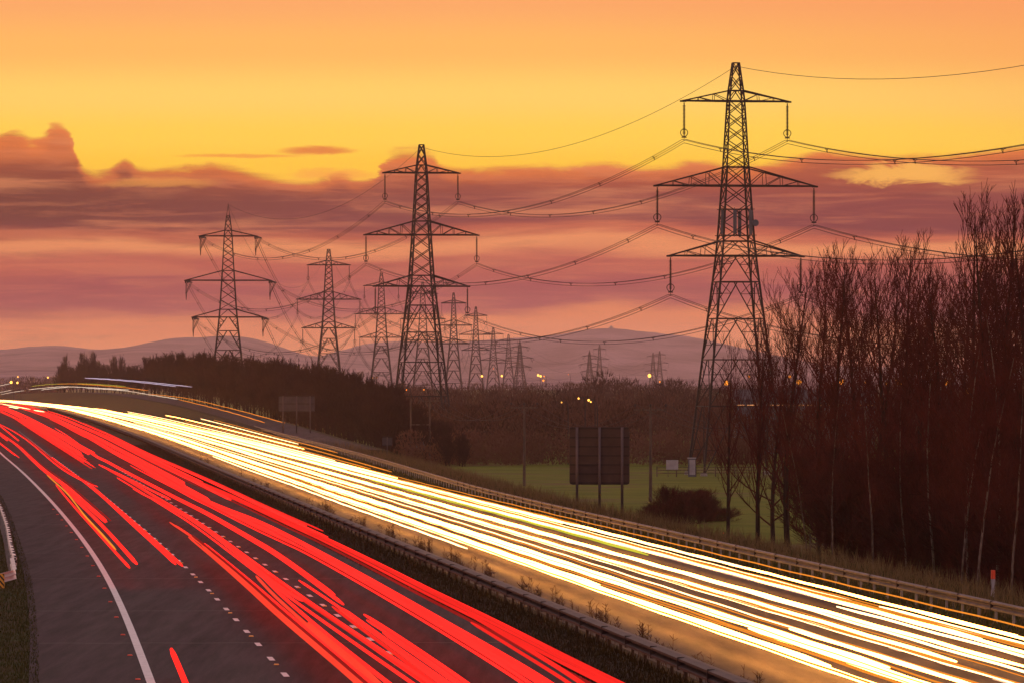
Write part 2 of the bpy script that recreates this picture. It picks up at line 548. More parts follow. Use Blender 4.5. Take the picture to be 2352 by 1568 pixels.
def pylon_body(detail, fat=1.0, pointed=False):
    mb = MB()
    zs = [p[0] for p in PROF]
    for i in range(4):
        for a, b in zip(zs[:-1], zs[1:]):
            r = (0.165 if a < 20 else 0.145 if a < 36 else 0.11) * fat
            mb.bar(corner(a, i), corner(b, i), r, r, 4, False)
    d = 0.072 * fat

    def face(i, z0, z1, kind):
        a0, b0, a1, b1 = corner(z0, i), corner(z0, i + 1), corner(z1, i), corner(z1, i + 1)
        if kind == 'X':
            mb.bar(a0, b1, d, d, 4, False)
            mb.bar(b0, a1, d, d, 4, False)
        elif kind == 'K':
            m = lerp(a1, b1, 0.5)
            mb.bar(a1, b1, d * 1.25, d * 1.25, 4, False)
            for e0, e1, s in ((a0, a1, 0.44), (b0, b1, 0.56)):
                q = lerp(a1, b1, s)
                mb.bar(q, e0, d * 1.1, d * 1.1, 4, False)
                if detail:
                    for t in ((0.36, 0.68) if z0 > 0 or True else (0.5,)):
                        pm = lerp(e0, q, t)
                        pl = lerp(e0, e1, t)
                        mb.bar(pm, pl, d * 0.7, d * 0.7, 4, False)
                        mb.bar(pm, lerp(e0, e1, min(1, t + 0.3)), d * 0.7, d * 0.7, 4, False)
        elif kind == 'V':
            m = lerp(a1, b1, 0.5)
            mb.bar(m, a0, d, d, 4, False)
            mb.bar(m, b0, d, d, 4, False)
            mb.bar(a1, b1, d, d, 4, False)

    for i in range(4):
        for z0, z1 in ((0, 8.4), (8.4, 14.1), (14.1, 19.1), (19.1, 23.6), (23.6, 26.8)):
            face(i, z0, z1, 'K')
        face(i, 26.8, 28.6, 'V')
        face(i, 35.4, 37.7, 'X')
        face(i, 45.8, 47.1, 'V')
        for z0, z1, n in ((28.6, 35.4, 3), (37.7, 45.8, 5), (47.1, 50.5, 2)):
            for k in range(n):
                face(i, z0 + (z1 - z0) * k / n, z0 + (z1 - z0) * (k + 1) / n, 'X')
        for z in (26.8, 28.6, 35.4, 37.7, 45.8, 47.1, 50.5):
            rr = 0.13 * fat if z in (26.8, 35.4, 45.8) else 0.08 * fat
            mb.bar(corner(z, i), corner(z, i + 1), rr, rr, 4, False)
    if pointed:
        for i in range(4):
            mb.bar(corner(50.5, i), (0, 0, 53.0), 0.06 * fat, 0.05 * fat, 4, False)
        mb.bar((0, 0, 52.6), (0, 0, 53.4), 0.05 * fat)
    return mb


def pylon_arm(lv, side, fat=1.0, detail=True, scale=1.0):
    zl, zu, a = ARMS[lv]
    a *= scale
    mb = MB()
    wl, wu = hw(zl), hw(zu)
    tip = (side * a, 0, zl)
    nb = 3 if lv != 1 else 4
    cl, cu = 0.15 * fat, 0.11 * fat
    for s in (-1, 1):
        L0, U0 = (side * wl, s * wl, zl), (side * wu, s * wu, zu)
        mb.bar(L0, tip, cl, cl, 4, False)
        mb.bar(U0, tip, cu, cu, 4, False)
        if detail:
            prev = U0
            for k in range(1, nb):
                t = k / nb
                l, u = lerp(L0, tip, t), lerp(U0, tip, t)
                mb.bar(l, u, 0.045 * fat, 0.045 * fat, 4, False)
                l2 = lerp(L0, tip, (k - 1) / nb)
                mb.bar(u, l2, 0.055 * fat, 0.055 * fat, 4, False)
    if detail:
        for k in range(1, nb):
            t = k / nb
            A = lerp((side * wl, -wl, zl), tip, t)
            Bp = lerp((side * wl, wl, zl), tip, t)
            mb.bar(A, Bp, 0.04 * fat, 0.04 * fat, 4, False)
            mb.bar(lerp((side * wl, -wl, zl), tip, (k - 1) / nb), Bp, 0.035 * fat, 0.035 * fat, 4, False)
    mb.box((side * (a - 0.05), 0, zl - 0.05), (0.75, 0.16, 0.22))
    return mb


INS = 4.3


def insulator_mb(x, z, detail):
    mb = MB()
    mb.bar((x, 0, z - 0.1), (x, 0, z - INS), 0.075, 0.075, 6)
    if detail:
        for k in range(22):
            zz = z - 0.45 - k * 0.165
            mb.bar((x, 0, zz), (x, 0, zz - 0.07), 0.21, 0.13, 8)
    else:
        mb.bar((x, 0, z - 0.4), (x, 0, z - INS + 0.4), 0.10, 0.10, 6)
    mb.box((x, 0, z - INS - 0.06), (0.62, 0.10, 0.14))
    mb.bar((x, 0, z - INS), (x, 0, z - INS - 0.55), 0.04)
    return mb


def horn_mb(x, z):
    mb = MB()
    for s in (-1, 1):
        pts = []
        for k in range(11):
            t = math.pi * (k / 10.0)
            pts.append((x + s * (0.10 + 0.36 * math.sin(t) ** 0.7), 0, z - INS + 0.02 + 1.05 * (k / 10.0) * (1 - 0.12 * (k / 10.0))))
        mb.tube(pts, 0.05, 5)
    return mb


def tension_mb(x, z, dirs):
    """strain strings towards both spans"""
    mb = MB()
    for dx, dy, dz in dirs:
        for s in (-0.22, 0.22):
            a = Vector((x + s, 0, z - 0.1))
            v = Vector((dx, dy, dz)).normalized()
            b = a + v * 3.2
            mb.bar(a, b, 0.05)
            for k in range(11):
                q = a + v * (0.5 + k * 0.22)
                mb.bar(q, q + v * 0.09, 0.17, 0.10, 6)
    return mb


def jumper_mb(x, z, dirs):
    mb = MB()
    ends = [Vector((x, 0, z - 0.1)) + Vector(d).normalized() * 3.2 for d in dirs]
    for s in (-0.2, 0.0, 0.2):
        mb.tube([ends[0] + Vector((s, 0, 0)), Vector((x + s * 0.7, -1.0, z - 3.0)), Vector((x + s * 0.3, 0, z - 3.9)),
                 Vector((x + s * 0.7, 1.0, z - 3.0)), ends[1] + Vector((s, 0, 0))], 0.045, 5)
    mb.bar((x, 0, z - 0.2), (x, 0, z - 3.9), 0.05)
    mb.bar((x, 0, z - 3.7), (x, 0, z - 4.6), 0.13, 0.08, 6)
    return mb


def make_pylon(detail, fat, tension=None):
    root = empty('pylon')
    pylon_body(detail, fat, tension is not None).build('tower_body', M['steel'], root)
    for lv in range(3):
        for s in (-1, 1):
            sc = 1.0
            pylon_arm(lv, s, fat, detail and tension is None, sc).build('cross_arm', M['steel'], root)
            zl, _, a = ARMS[lv]
            x = s * (a - 0.18)
            if tension is None:
                io = insulator_mb(x, zl - 0.12, detail).build('insulator', M['glass'], root)
                if detail:
                    horn_mb(x, zl - 0.12).build('arcing_horn', M['steel'], io)
            else:
                io = tension_mb(x, zl, tension).build('insulator', M['glass'], root)
                jumper_mb(x, zl, tension).build('jumper_cable', M['wire'], io)
    for i in range(4):
        c = corner(0, i)
        mb = MB()
        mb.bar((c[0], c[1], -0.6), (c[0], c[1], 0.35), 0.55, 0.38, 8)
        mb.build('footing', M['concrete'], root)
    return root


class P:
    pass


# px, py of the peak, depth, yaw (deg), kind, label
PYL = [
    (None, None, 395.0, 9.5, 's', None),
    (1690, 145, 699, 9.5, 's', 'tallest lattice pylon, standing beside the bare poplars with antennas on its body'),
    (968, 333, 999, 9.0, 's', 'second tallest lattice pylon with hanging insulators, in the middle of the scene'),
    (524, 468, 1268, 4.0, 't', 'pointed angle pylon with drooping jumper loops above the dark thicket'),
    (755, 573, 1788, -1.5, 's', 'flat topped pylon between the pointed angle pylon and the second tallest pylon'),
    (876, 627, 2151, -1.5, 's', 'smaller pylon partly overlapped by the left side of the second tallest pylon'),
    (971, 648, 2536, -1.5, 's', 'distant pylon framed inside the legs of the second tallest pylon'),
    (1042, 673, 3094, -2.0, 's', 'distant pylon immediately right of the second tallest pylon'),
    (1093, 705, 3373, -2.0, 's', 'distant pylon, second one to the right of the second tallest pylon'),
    (1133, 752, 3738, -2.0, 's', 'hazy small pylon, third one to the right of the second tallest pylon'),
    (1168, 768, 4110, -2.0, 's', 'hazy small flat topped pylon just left of the tiny pointed pylon'),
    (1194, 779, 4330, -16.0, 't', 'tiny pointed angle pylon at the right end of the receding row'),
    (1354, 803, 4700, -20.0, 't', 'hazy pointed pylon above the wooded hump, left one of its pair'),
    (1377, 792, 5000, -8.0, 's', 'hazy flat topped pylon above the wooded hump, right one of its pair'),
    (1500, 810, 5250, -8.0, 's', 'faint pylon behind the bright floodlight, left one of its pair'),
    (1515, 806, 5450, -8.0, 's', 'faint pylon behind the bright floodlight, right one of its pair'),
]
proto_near = proto_far = None
pylons = []
for k, (px, py, Y, yaw, kind, label) in enumerate(PYL):
    q = P()
    if px is None:
        q.x, q.z0, q.sc = 79.5, FIELD, 1.0
    else:
        q.x = (px - CX) / F * Y
        ztop = HC + (HZ - py) / F * Y
        full = 53.4 if kind == 't' else 50.5
        q.sc = 1.0 if k <= 2 else 0.95 if k in (3,) else 1.0
        if k >= 12: q.sc = 0.86
        q.z0 = ztop - full * q.sc
    q.y, q.yaw, q.kind, q.label, q.sz = Y, R(yaw), kind, label, 1.0
    q.szk = q.sc
    if px is not None and q.z0 > FIELD + 0.6:          # taller body extension
        q.szk = (ztop - FIELD) / full
        q.z0 = FIELD
    elif px is not None and q.z0 < FIELD - 0.6:
        q.szk = (ztop - FIELD) / full
        q.z0 = FIELD
    pylons.append(q)
    if label is None:
        continue
    if kind == 't':
        # the incoming and the outgoing span, in the pylon's own frame
        if k == 3:
            dirs = [(0.40, -1, -0.16), (0.04, 1, -0.16)]
        else:
            dirs = [(-0.1, -1, -0.18), (0.25, 1, -0.18)]
        o = make_pylon(True, 1.4 if k == 3 else 2.6, dirs)
    elif k <= 2:
        o = make_pylon(True, 1.0 if k == 1 else 1.25)
    elif k <= 6:
        if proto_near is None:
            o = proto_near = make_pylon(True, 1.5)
        else:
            o = copy_tree(proto_near)
    else:
        if proto_far is None:
            o = proto_far = make_pylon(False, 2.5)
        else:
            o = copy_tree(proto_far)
    o.location = (q.x, q.y, q.z0)
    o.rotation_euler = (0, 0, q.yaw)
    o.scale = (q.sc, q.sc, q.szk)
    tag(o, label, 'pylon', 'pylons of the transmission line')
    q.o = o

# antennas on the nearest pylon (only there)
n1 = pylons[1].o
for z in (29.3, 32.5):
    mb = MB()
    w = hw(z) + 0.35
    for s in (-1, 1):
        mb.bar((-w, s * w * 0.8, z), (w, s * w * 0.8, z), 0.06)
        mb.bar((s * w * 0.8, -w, z + 0.02), (s * w * 0.8, w, z + 0.02), 0.05)
    mb.build('antenna_frame', M['steel'], n1)
for (x, y) in ((-0.55, -2.1), (1.45, -2.05), (-1.9, -1.2), (0.9, 2.0)):
    mb = MB()
    mb.box((x, y, 30.9), (0.42, 0.16, 2.9))
    mb.box((x, y + 0.12, 30.9), (0.30, 0.10, 2.6))
    mb.bar((x, y + 0.22, 29.1), (x, y + 0.22, 32.7), 0.05, 0.05, 6)
    mb.build('panel_antenna', M['grey_box'], n1)
mb = MB()
mb.bar((1.98, -2.1, 30.8), (1.98, -2.35, 30.8), 0.40, 0.42, 16)
mb.bar((1.98, -2.1, 30.8), (1.98, -1.8, 30.8), 0.15, 0.08, 8)
mb.build('dish_antenna', M['grey_box'], n1)


# ------------------------------------------------------------------ conductors
def attach(q, lv, s, other):
    """where the bundle leaves pylon q at arm level lv, side s"""
    zl, _, a = ARMS[lv]
    if q.kind == 's':
        loc = Vector((s * (a - 0.18) * q.sc, 0, (zl - INS - 0.45) * q.szk))
    else:
        loc = Vector((s * (a - 0.18) * q.sc, 0, (zl - 0.5) * q.szk))
    rot = Matrix.Rotation(q.yaw, 3, 'Z')
    w = Vector((q.x, q.y, q.z0)) + rot @ loc
    if q.kind == 't':
        d = Vector((other.x - q.x, other.y - q.y, 0)).normalized()
        w += d * 3.3
    return w


def peak(q):
    return Vector((q.x, q.y, q.z0 + (53.2 if q.kind == 't' else 50.1) * q.szk))


def sag_pts(a, b, sag, n=28):
    out = []
    for i in range(n + 1):
        t = i / n
        p = a.lerp(b, t)
        p.z -= 4 * sag * t * (1 - t)
        out.append(p)
    return out


NAMES = {0: 'the unseen pylon at right', 1: 'the tallest pylon', 2: 'the second tallest pylon', 3: 'the angle pylon',
         4: 'the fourth pylon', 5: 'the fifth pylon', 6: 'the sixth pylon', 7: 'the seventh pylon', 8: 'the eighth pylon',
         9: 'the ninth pylon', 10: 'the tenth pylon', 11: 'the tiny angle pylon', 12: 'the hump pylon',
         13: 'the far flat topped pylon', 14: 'the faint left pylon', 15: 'the faint right pylon'}
SHORT = {0: 'right frame edge', 1: 'tallest pylon', 2: 'second tallest pylon', 3: 'pointed angle pylon', 4: 'fourth pylon',
         5: 'fifth pylon', 6: 'sixth pylon', 7: 'seventh pylon', 8: 'eighth pylon', 9: 'ninth pylon', 10: 'tenth pylon',
         11: 'tiny pointed pylon', 12: 'left hump pylon', 13: 'right hump pylon', 14: 'left faint pylon', 15: 'right faint pylon'}
SPANS = [(0, 1, 7.2), (1, 2, 5.2), (2, 3, 7.0), (3, 4, 14.5), (4, 5, 9.5), (5, 6, 10), (6, 7, 13), (7, 8, 8), (8, 9, 9),
         (9, 10, 9), (10, 11, 6), (11, 12, 9), (12, 13, 8), (13, 15, 9), (12, 14, 10)]
for (i, j, sag) in SPANS:
    a, b = pylons[i], pylons[j]
    near = j <= 4
    for lv in range(3):
        for s in (-1, 1):
            pa, pb = attach(a, lv, s, b), attach(b, lv, s, a)
            pts = sag_pts(pa, pb, sag)
            lab = f"sagging triple conductor from {SHORT[i]} to {SHORT[j]}, {ARMNAME[lv]} {'left' if s < 0 else 'right'} arms"
            offs = ((-0.24, 0.0), (0.24, 0.0), (0.0, -0.42))
            if near:
                root = empty('power_line', pts[len(pts) // 2])
                o0 = Vector(root.location)
                across = Vector((1, 0, 0))
                for dx, dz in offs:
                    mb = MB()
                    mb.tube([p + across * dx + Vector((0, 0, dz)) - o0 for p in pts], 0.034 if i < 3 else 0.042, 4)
                    mb.build('conductor', M['wire'], root)
                ns = 7
                for k in range(ns):
                    t = (k + 0.5) / ns
                    p = pa.lerp(pb, t)
                    p.z -= 4 * sag * t * (1 - t)
                    p -= o0
                    mb = MB()
                    c = [p + Vector((dx, 0, dz)) for dx, dz in offs]
                    for m in range(3):
                        mb.bar(c[m], p + Vector((0, 0, -0.14)), 0.045)
                        mb.bar(c[m] + Vector((0, -0.12, -0.02)), c[m] + Vector((0, 0.12, -0.02)), 0.065)
                    mb.bar(c[0], c[2], 0.035)
                    mb.build('spacer', M['wire'], root)
                tag(root, lab, 'power line', 'conductor bundles of the transmission line')
            else:
                mb = MB()
                for dx, dz in offs[:3] if j < 9 else offs[:1]:
                    mb.tube([p + Vector((dx, 0, dz)) for p in pts], 0.045 if j < 9 else 0.06, 4)
                tag(mb.build('power_line', M['wire']), lab, 'power line', 'conductor bundles of the transmission line')
    mb = MB()
    mb.tube(sag_pts(peak(a), peak(b), sag * 1.03), 0.03 if j < 5 else 0.04, 4)
    tag(mb.build('earth_wire', M['wire']), f'single thin earth wire between the peaks of {SHORT[i]} and {SHORT[j]}',
        'power line', 'earth wires of the transmission line')


# ------------------------------------------------------------------ wooden pole line across the field
def wood_pole(px, ytop, Y, arm=3.0, label='', hpole=False):
    top = at(px, ytop, Y)
    root = empty('utility_pole', (top[0], Y, FIELD))
    h = top[2] - FIELD
    for x in ((0, -2.6) if hpole else (0,)):
        mb = MB()
        mb.tube([(x, 0, -0.3), (x + 0.02, 0, h * 0.5), (x, 0, h + (0.2 if x == 0 else 0))], [0.17, 0.14, 0.11], 8)
        mb.build('pole', M['wood'], root)
    mb = MB()
    mb.box((0, -0.16, h - 0.35), (arm, 0.14, 0.16))
    mb.bar((-0.7, -0.1, h - 0.4), (0, -0.1, h - 1.0), 0.04)
    mb.bar((0.7, -0.1, h - 0.4), (0, -0.1, h - 1.0), 0.04)
    mb.build('cross_arm', M['wood'], root)
    for x in (-arm / 2 + 0.12, 0, arm / 2 - 0.12):
        mb = MB()
        mb.bar((x, -0.16, h - 0.27), (x, -0.16, h - 0.05), 0.03)
        mb.bar((x, -0.16, h - 0.05), (x, -0.16, h + 0.22), 0.10, 0.06, 8)
        mb.build('insulator', M['glass'], root)
    if hpole:
        mb = MB()
        mb.box((-1.3, 0, h - 3.6), (2.8, 0.12, 0.16))
        mb.box((-1.3, 0, h - 7.2), (2.8, 0.12, 0.16))
        mb.build('brace', M['wood'], root)
        mb = MB()
        mb.box((-1.3, -0.2, h - 6.7), (1.3, 0.6, 0.8))
        for x in (-1.7, -1.3, -0.9):
            mb.bar((x, -0.2, h - 6.3), (x, -0.2, h - 5.9), 0.08, 0.05, 6)
        mb.build('transformer', M['grey_box'], root)
    tag(root, label, 'utility pole', 'wooden poles of the field power line')
    return [Vector((top[0] + x, Y - 0.16, top[2] + 0.22)) for x in (-arm / 2 + 0.12, 0, arm / 2 - 0.12)]


ph = wood_pole(987, 914, 780, 3.2, 'twin legged wooden pole with a transformer, before the brown scrub', True)
pa = wood_pole(1204, 928, 629, 3.1, 'wooden pole with crossarm in the field left of the large sign back')
pb = wood_pole(1494, 932, 549, 3.2, 'wooden pole with crossarm in the field right of the large sign back')
pc = [Vector((30 + i * 1.3, 455, 5.4)) for i in range(3)]
for (u, v, nm) in ((ph, pa, 'twin pole to the left field pole'), (pa, pb, 'left field pole to the right field pole'),
                   (pb, pc, 'right field pole towards the poplars')):
    for k in range(3):
        mb = MB()
        mb.tube(sag_pts(u[k], v[k], 2.6, 20), 0.016, 4)
        tag(mb.build('overhead_wire', M['wire']), f"thin sagging wire from the {nm}, {('left', 'middle', 'right')[k]} of three",
            'wire', 'wires of the field power line')


# ------------------------------------------------------------------ signs seen from behind
def sign(px0, px1, py0, py1, Y, zbase, name, label, mat, nrail, npost, postmat, cat='road sign'):
    a, b = at(px0, py1, Y), at(px1, py0, Y)
    w, h, cx = b[0] - a[0], b[2] - a[2], (a[0] + b[0]) / 2
    root = empty(name, (cx, Y, zbase))
    z0 = a[2] - zbase
    mb = MB()
    r = min(w, h) * 0.055
    outline = []
    for ccx, ccz, t0 in ((w / 2 - r, r, -90), (w / 2 - r, h - r, 0), (-w / 2 + r, h - r, 90), (-w / 2 + r, r, 180)):
        for k in range(5):
            t = R(t0 + 90 * k / 4)
            outline.append((ccx + r * math.cos(t), ccz + r * math.sin(t)))
    n = len(outline)
    mb.add([(x, 0.0, z0 + z) for x, z in outline] + [(x, 0.05, z0 + z) for x, z in outline],
           [tuple(range(n)), tuple(range(2 * n - 1, n - 1, -1))] + [(k, n + k, n + (k + 1) % n, (k + 1) % n) for k in range(n)])
    mb.build('sign_panel', mat, root)
    for k in range(nrail):
        mb = MB()
        zz = z0 + h * (0.03 + 0.94 * k / max(1, nrail - 1))
        mb.box((0, -0.065, zz), (w * 0.985, 0.124, 0.11))
        mb.build('stiffener', M['sign_rail'], root)
    for k in range(npost):
        x = (-0.375 + 0.375 * k * 2 / max(1, npost - 1)) * w if npost > 1 else 0
        mb = MB()
        mb.bar((x, -0.19, -0.6), (x, -0.19, z0 + h - 0.03), 0.10 if npost > 1 else 0.05, None, 10)
        mb.build('post', postmat, root, True)
    tag(root, label, cat)
    return root


sign(1308, 1446, 979, 1112, 400, -1.5, 'road_sign', 'large dark square sign back on three grey posts behind the guard rail',
     M['sign_back'], 7, 3, M['sign_post'])
sign(640, 723, 908, 945, 830, 0.6, 'road_sign', 'wide low sign back on three posts against the dark thicket', M['sign_blue'], 3, 3, M['sign_post'])
sign(878, 901, 1002, 1023, 600, -0.6, 'road_sign', 'small sign back on a single thin post below the thicket', M['sign_blue'], 2, 1, M['sign_post'])


def marker(px, py0, py1, h, label):
    s = (py1 - py0) / h
    Y = F / s
    x, _, zb = at(px, py1, Y)
    root = empty('marker_post', (x, Y, zb))
    mb = MB()
    mb.box((0, 0, h * 0.34 - 0.15), (0.15, 0.10, h * 0.68 + 0.3))
    mb.build('post', M['white'], root)
    mb = MB()
    mb.box((0, 0, h * 0.84), (0.16, 0.11, h * 0.32))
    mb.build('reflector_cap', M['red_plastic'], root)
    tag(root, label, 'marker post', 'white marker posts behind the guard rail')


marker(2281, 1308, 1372, 1.05, 'white marker post with red cap at the right edge, before the poplars')
marker(1662, 1222, 1246, 0.8, 'short marker post behind the guard rail near the field edge')


# ------------------------------------------------------------------ guard rails
def beam_profile(w, z0, z1):
    """W-beam with real thickness; w > 0 bulges to the right"""
    h = z1 - z0
    pr = [(0, 0), (w, 0.10), (w, 0.28), (0.15 * w, 0.46), (0.15 * w, 0.54), (w, 0.72), (w, 0.90), (0, 1.0)]
    face = [(a, z0 + t * h) for a, t in pr]
    back = [(a - math.copysign(0.02, w), z) for a, z in reversed(face)]
    return face + back


def guard_rail(name, f, y0, y1, w, z0, z1, mat, postmat, label, zf=lambda y: 0.0, both=False, pstep=3.2, extra=None):
    root = empty(name, (float(f(y0)), y0, 0.0))
    o = Vector(root.location)
    ys = [y0]
    while ys[-1] < y1:
        ys.append(min(y1, ys[-1] + (4 if ys[-1] < 500 else 10)))
    path = [(float(f(y)) - o.x, y - o.y, zf(y)) for y in ys]
    mb = MB()
    mb.extrude(path, beam_profile(w, z0, z1))
    mb.build('rail', mat, root)
    if both:
        mb = MB()
        mb.extrude(path, beam_profile(-w, z0, z1))
        mb.build('rail', mat, root)
    y, n = y0 + 0.8, 0
    rest = MB()
    while y < y1:
        x = float(f(y)) - o.x
        if n < 100:
            mb = MB()
            mb.box((x + (0 if both else -math.copysign(0.09, w)), y - o.y, (z1 - 0.10) / 2 - 0.2), (0.09, 0.12, z1 - 0.06 + 0.3))
            mb.build('post', postmat, root)
        else:
            rest.box((x + (0 if both else -math.copysign(0.09, w)), y - o.y, (z1 - 0.10) / 2 - 0.2), (0.09, 0.12, z1 - 0.06 + 0.3))
        if n % 2 == 0 and y < 420:
            mb = MB()
            mb.box((x + w * 0.62, y - o.y, (z0 + z1) / 2), (abs(w) * 0.9, 0.10, (z1 - z0) * 1.03))
            mb.build('joint_plate', M['rail_dark'], root)
        y += pstep
        n += 1
    if rest.v:
        tag(rest.build('post', postmat, root), kind='stuff')
    tag(root, label, 'guard rail')
    return root


guard_rail('guard_rail', lambda y: G(y), 120, 1000, -0.10, 0.42, 0.76, M['rail'], M['steel_pale'],
           'long weathered steel guard rail along the far verge of the motorway')
guard_rail('guard_rail', lambda y: B(y), 120, 1500, -0.22, 0.40, 0.74, M['rail_dark'], M['rail_dark'],
           'dark two sided guard rail along the central reserve between the carriageways', both=True)
LR = smooth_line([(224, -19.5), (232, -20.3), (251, -22.15), (287, -25.5), (330, -29.7), (400, -36.8), (520, -49)], 224, 520, 4, 2, 1)
gr = guard_rail('guard_rail', lambda y: LR(y), 236, 500, 0.14, 0.44, 0.82, M['rail_white'], M['steel_pale'],
                'pale guard rail with a striped end plate on the near grass verge')
o = Vector(gr.location)
mb = MB()                                                          # ramped end and its striped plate
pe = [(float(LR(y)) - o.x, y - o.y, dz) for y, dz in ((236, 0), (231, -0.06), (226, -0.16), (222.5, -0.22))]
pe[-1] = (pe[-1][0] - 0.55, pe[-1][1], pe[-1][2])
mb.extrude(pe, beam_profile(0.14, 0.44, 0.82))
mb.build('ramped_end', M['rail_white'], gr)
px_, py_ = pe[-1][0] - 0.1, pe[-1][1] - 0.35
mb = MB()
mb.box((px_, py_, 0.33), (0.66, 0.06, 0.56))
pl = mb.build('end_plate', M['yellow'], gr)
mb = MB()
for k in range(-2, 4):                                             # diagonal black bars on the plate
    c0 = px_ - 0.33 + k * 0.19
    x0, x1 = c0, c0 + 0.085
    def cut(x, top):
        return min(max(x, px_ - 0.325), px_ + 0.325)
    zt, zb = 0.60, 0.06
    sl = 0.5
    quad = []
    ok = []
    for t in range(9):
        z = zt + (zb - zt) * t / 8
        a, b = x0 + sl * t / 8, x1 + sl * t / 8
        a, b = cut(a, 0), cut(b, 0)
        ok.append((a, b, z))
    for t in range(8):
        a, b, z = ok[t]
        c, d, z2 = ok[t + 1]
        if b - a > 0.004 or d - c > 0.004:
            mb.add([(a, py_ - 0.034, z), (b, py_ - 0.034, z), (d, py_ - 0.034, z2), (c, py_ - 0.034, z2)], [(0, 1, 2, 3)])
mb.build('stripe', M['black'], pl)
mb = MB()
yy = 238.0
while yy < 420:                                                    # dark lap joints
    x = float(LR(yy)) - o.x
    mb = MB()
    mb.box((x + 0.10, yy - o.y, 0.63), (0.13, 0.30, 0.40))
    mb.build('lap_joint', M['black'], gr)
    yy += 4.0


# ------------------------------------------------------------------ light trails
def catmull(pts, n=8):
    P_ = [np.array(p, dtype=float) for p in pts]
    P_ = [2 * P_[0] - P_[1]] + P_ + [2 * P_[-1] - P_[-2]]
    out = []
    for i in range(1, len(P_) - 2):
        p0, p1, p2, p3 = P_[i - 1:i + 3]
        for k in range(n):
            t = k / n
            out.append(0.5 * ((2 * p1) + (-p0 + p2) * t + (2 * p0 - 5 * p1 + 4 * p2 - p3) * t * t + (-p0 + 3 * p1 - 3 * p2 + p3) * t ** 3))
    out.append(P_[-2])
    return out


def trail(pts, rx, rz, mat, label, group, cat='light trail', n=6):
    """glowing streak through world points, elliptical section, tapered round ends"""
    mb = MB()
    m = len(pts)
    vs, fs = [], []
    org = Vector(pts[m // 2])
    for i, p in enumerate(pts):
        e = 0.55 if i in (0, m - 1) else 1.0
        for k in range(n):
            t = 2 * math.pi * k / n
            vs.append((p[0] - org.x + rx * e * math.cos(t), p[1] - org.y, p[2] - org.z + rz * e * math.sin(t)))
    for i in range(m - 1):
        for k in range(n):
            fs.append((i * n + k, i * n + (k + 1) % n, (i + 1) * n + (k + 1) % n, (i + 1) * n + k))
    fs += [tuple(range(n - 1, -1, -1)), tuple(range((m - 1) * n, m * n))]
    mb.add(vs, fs)
    o = mb.build('light_trail', mat, None, True)
    o.location = org
    tag(o, label, cat, group)
    return o


ZR = 0.85
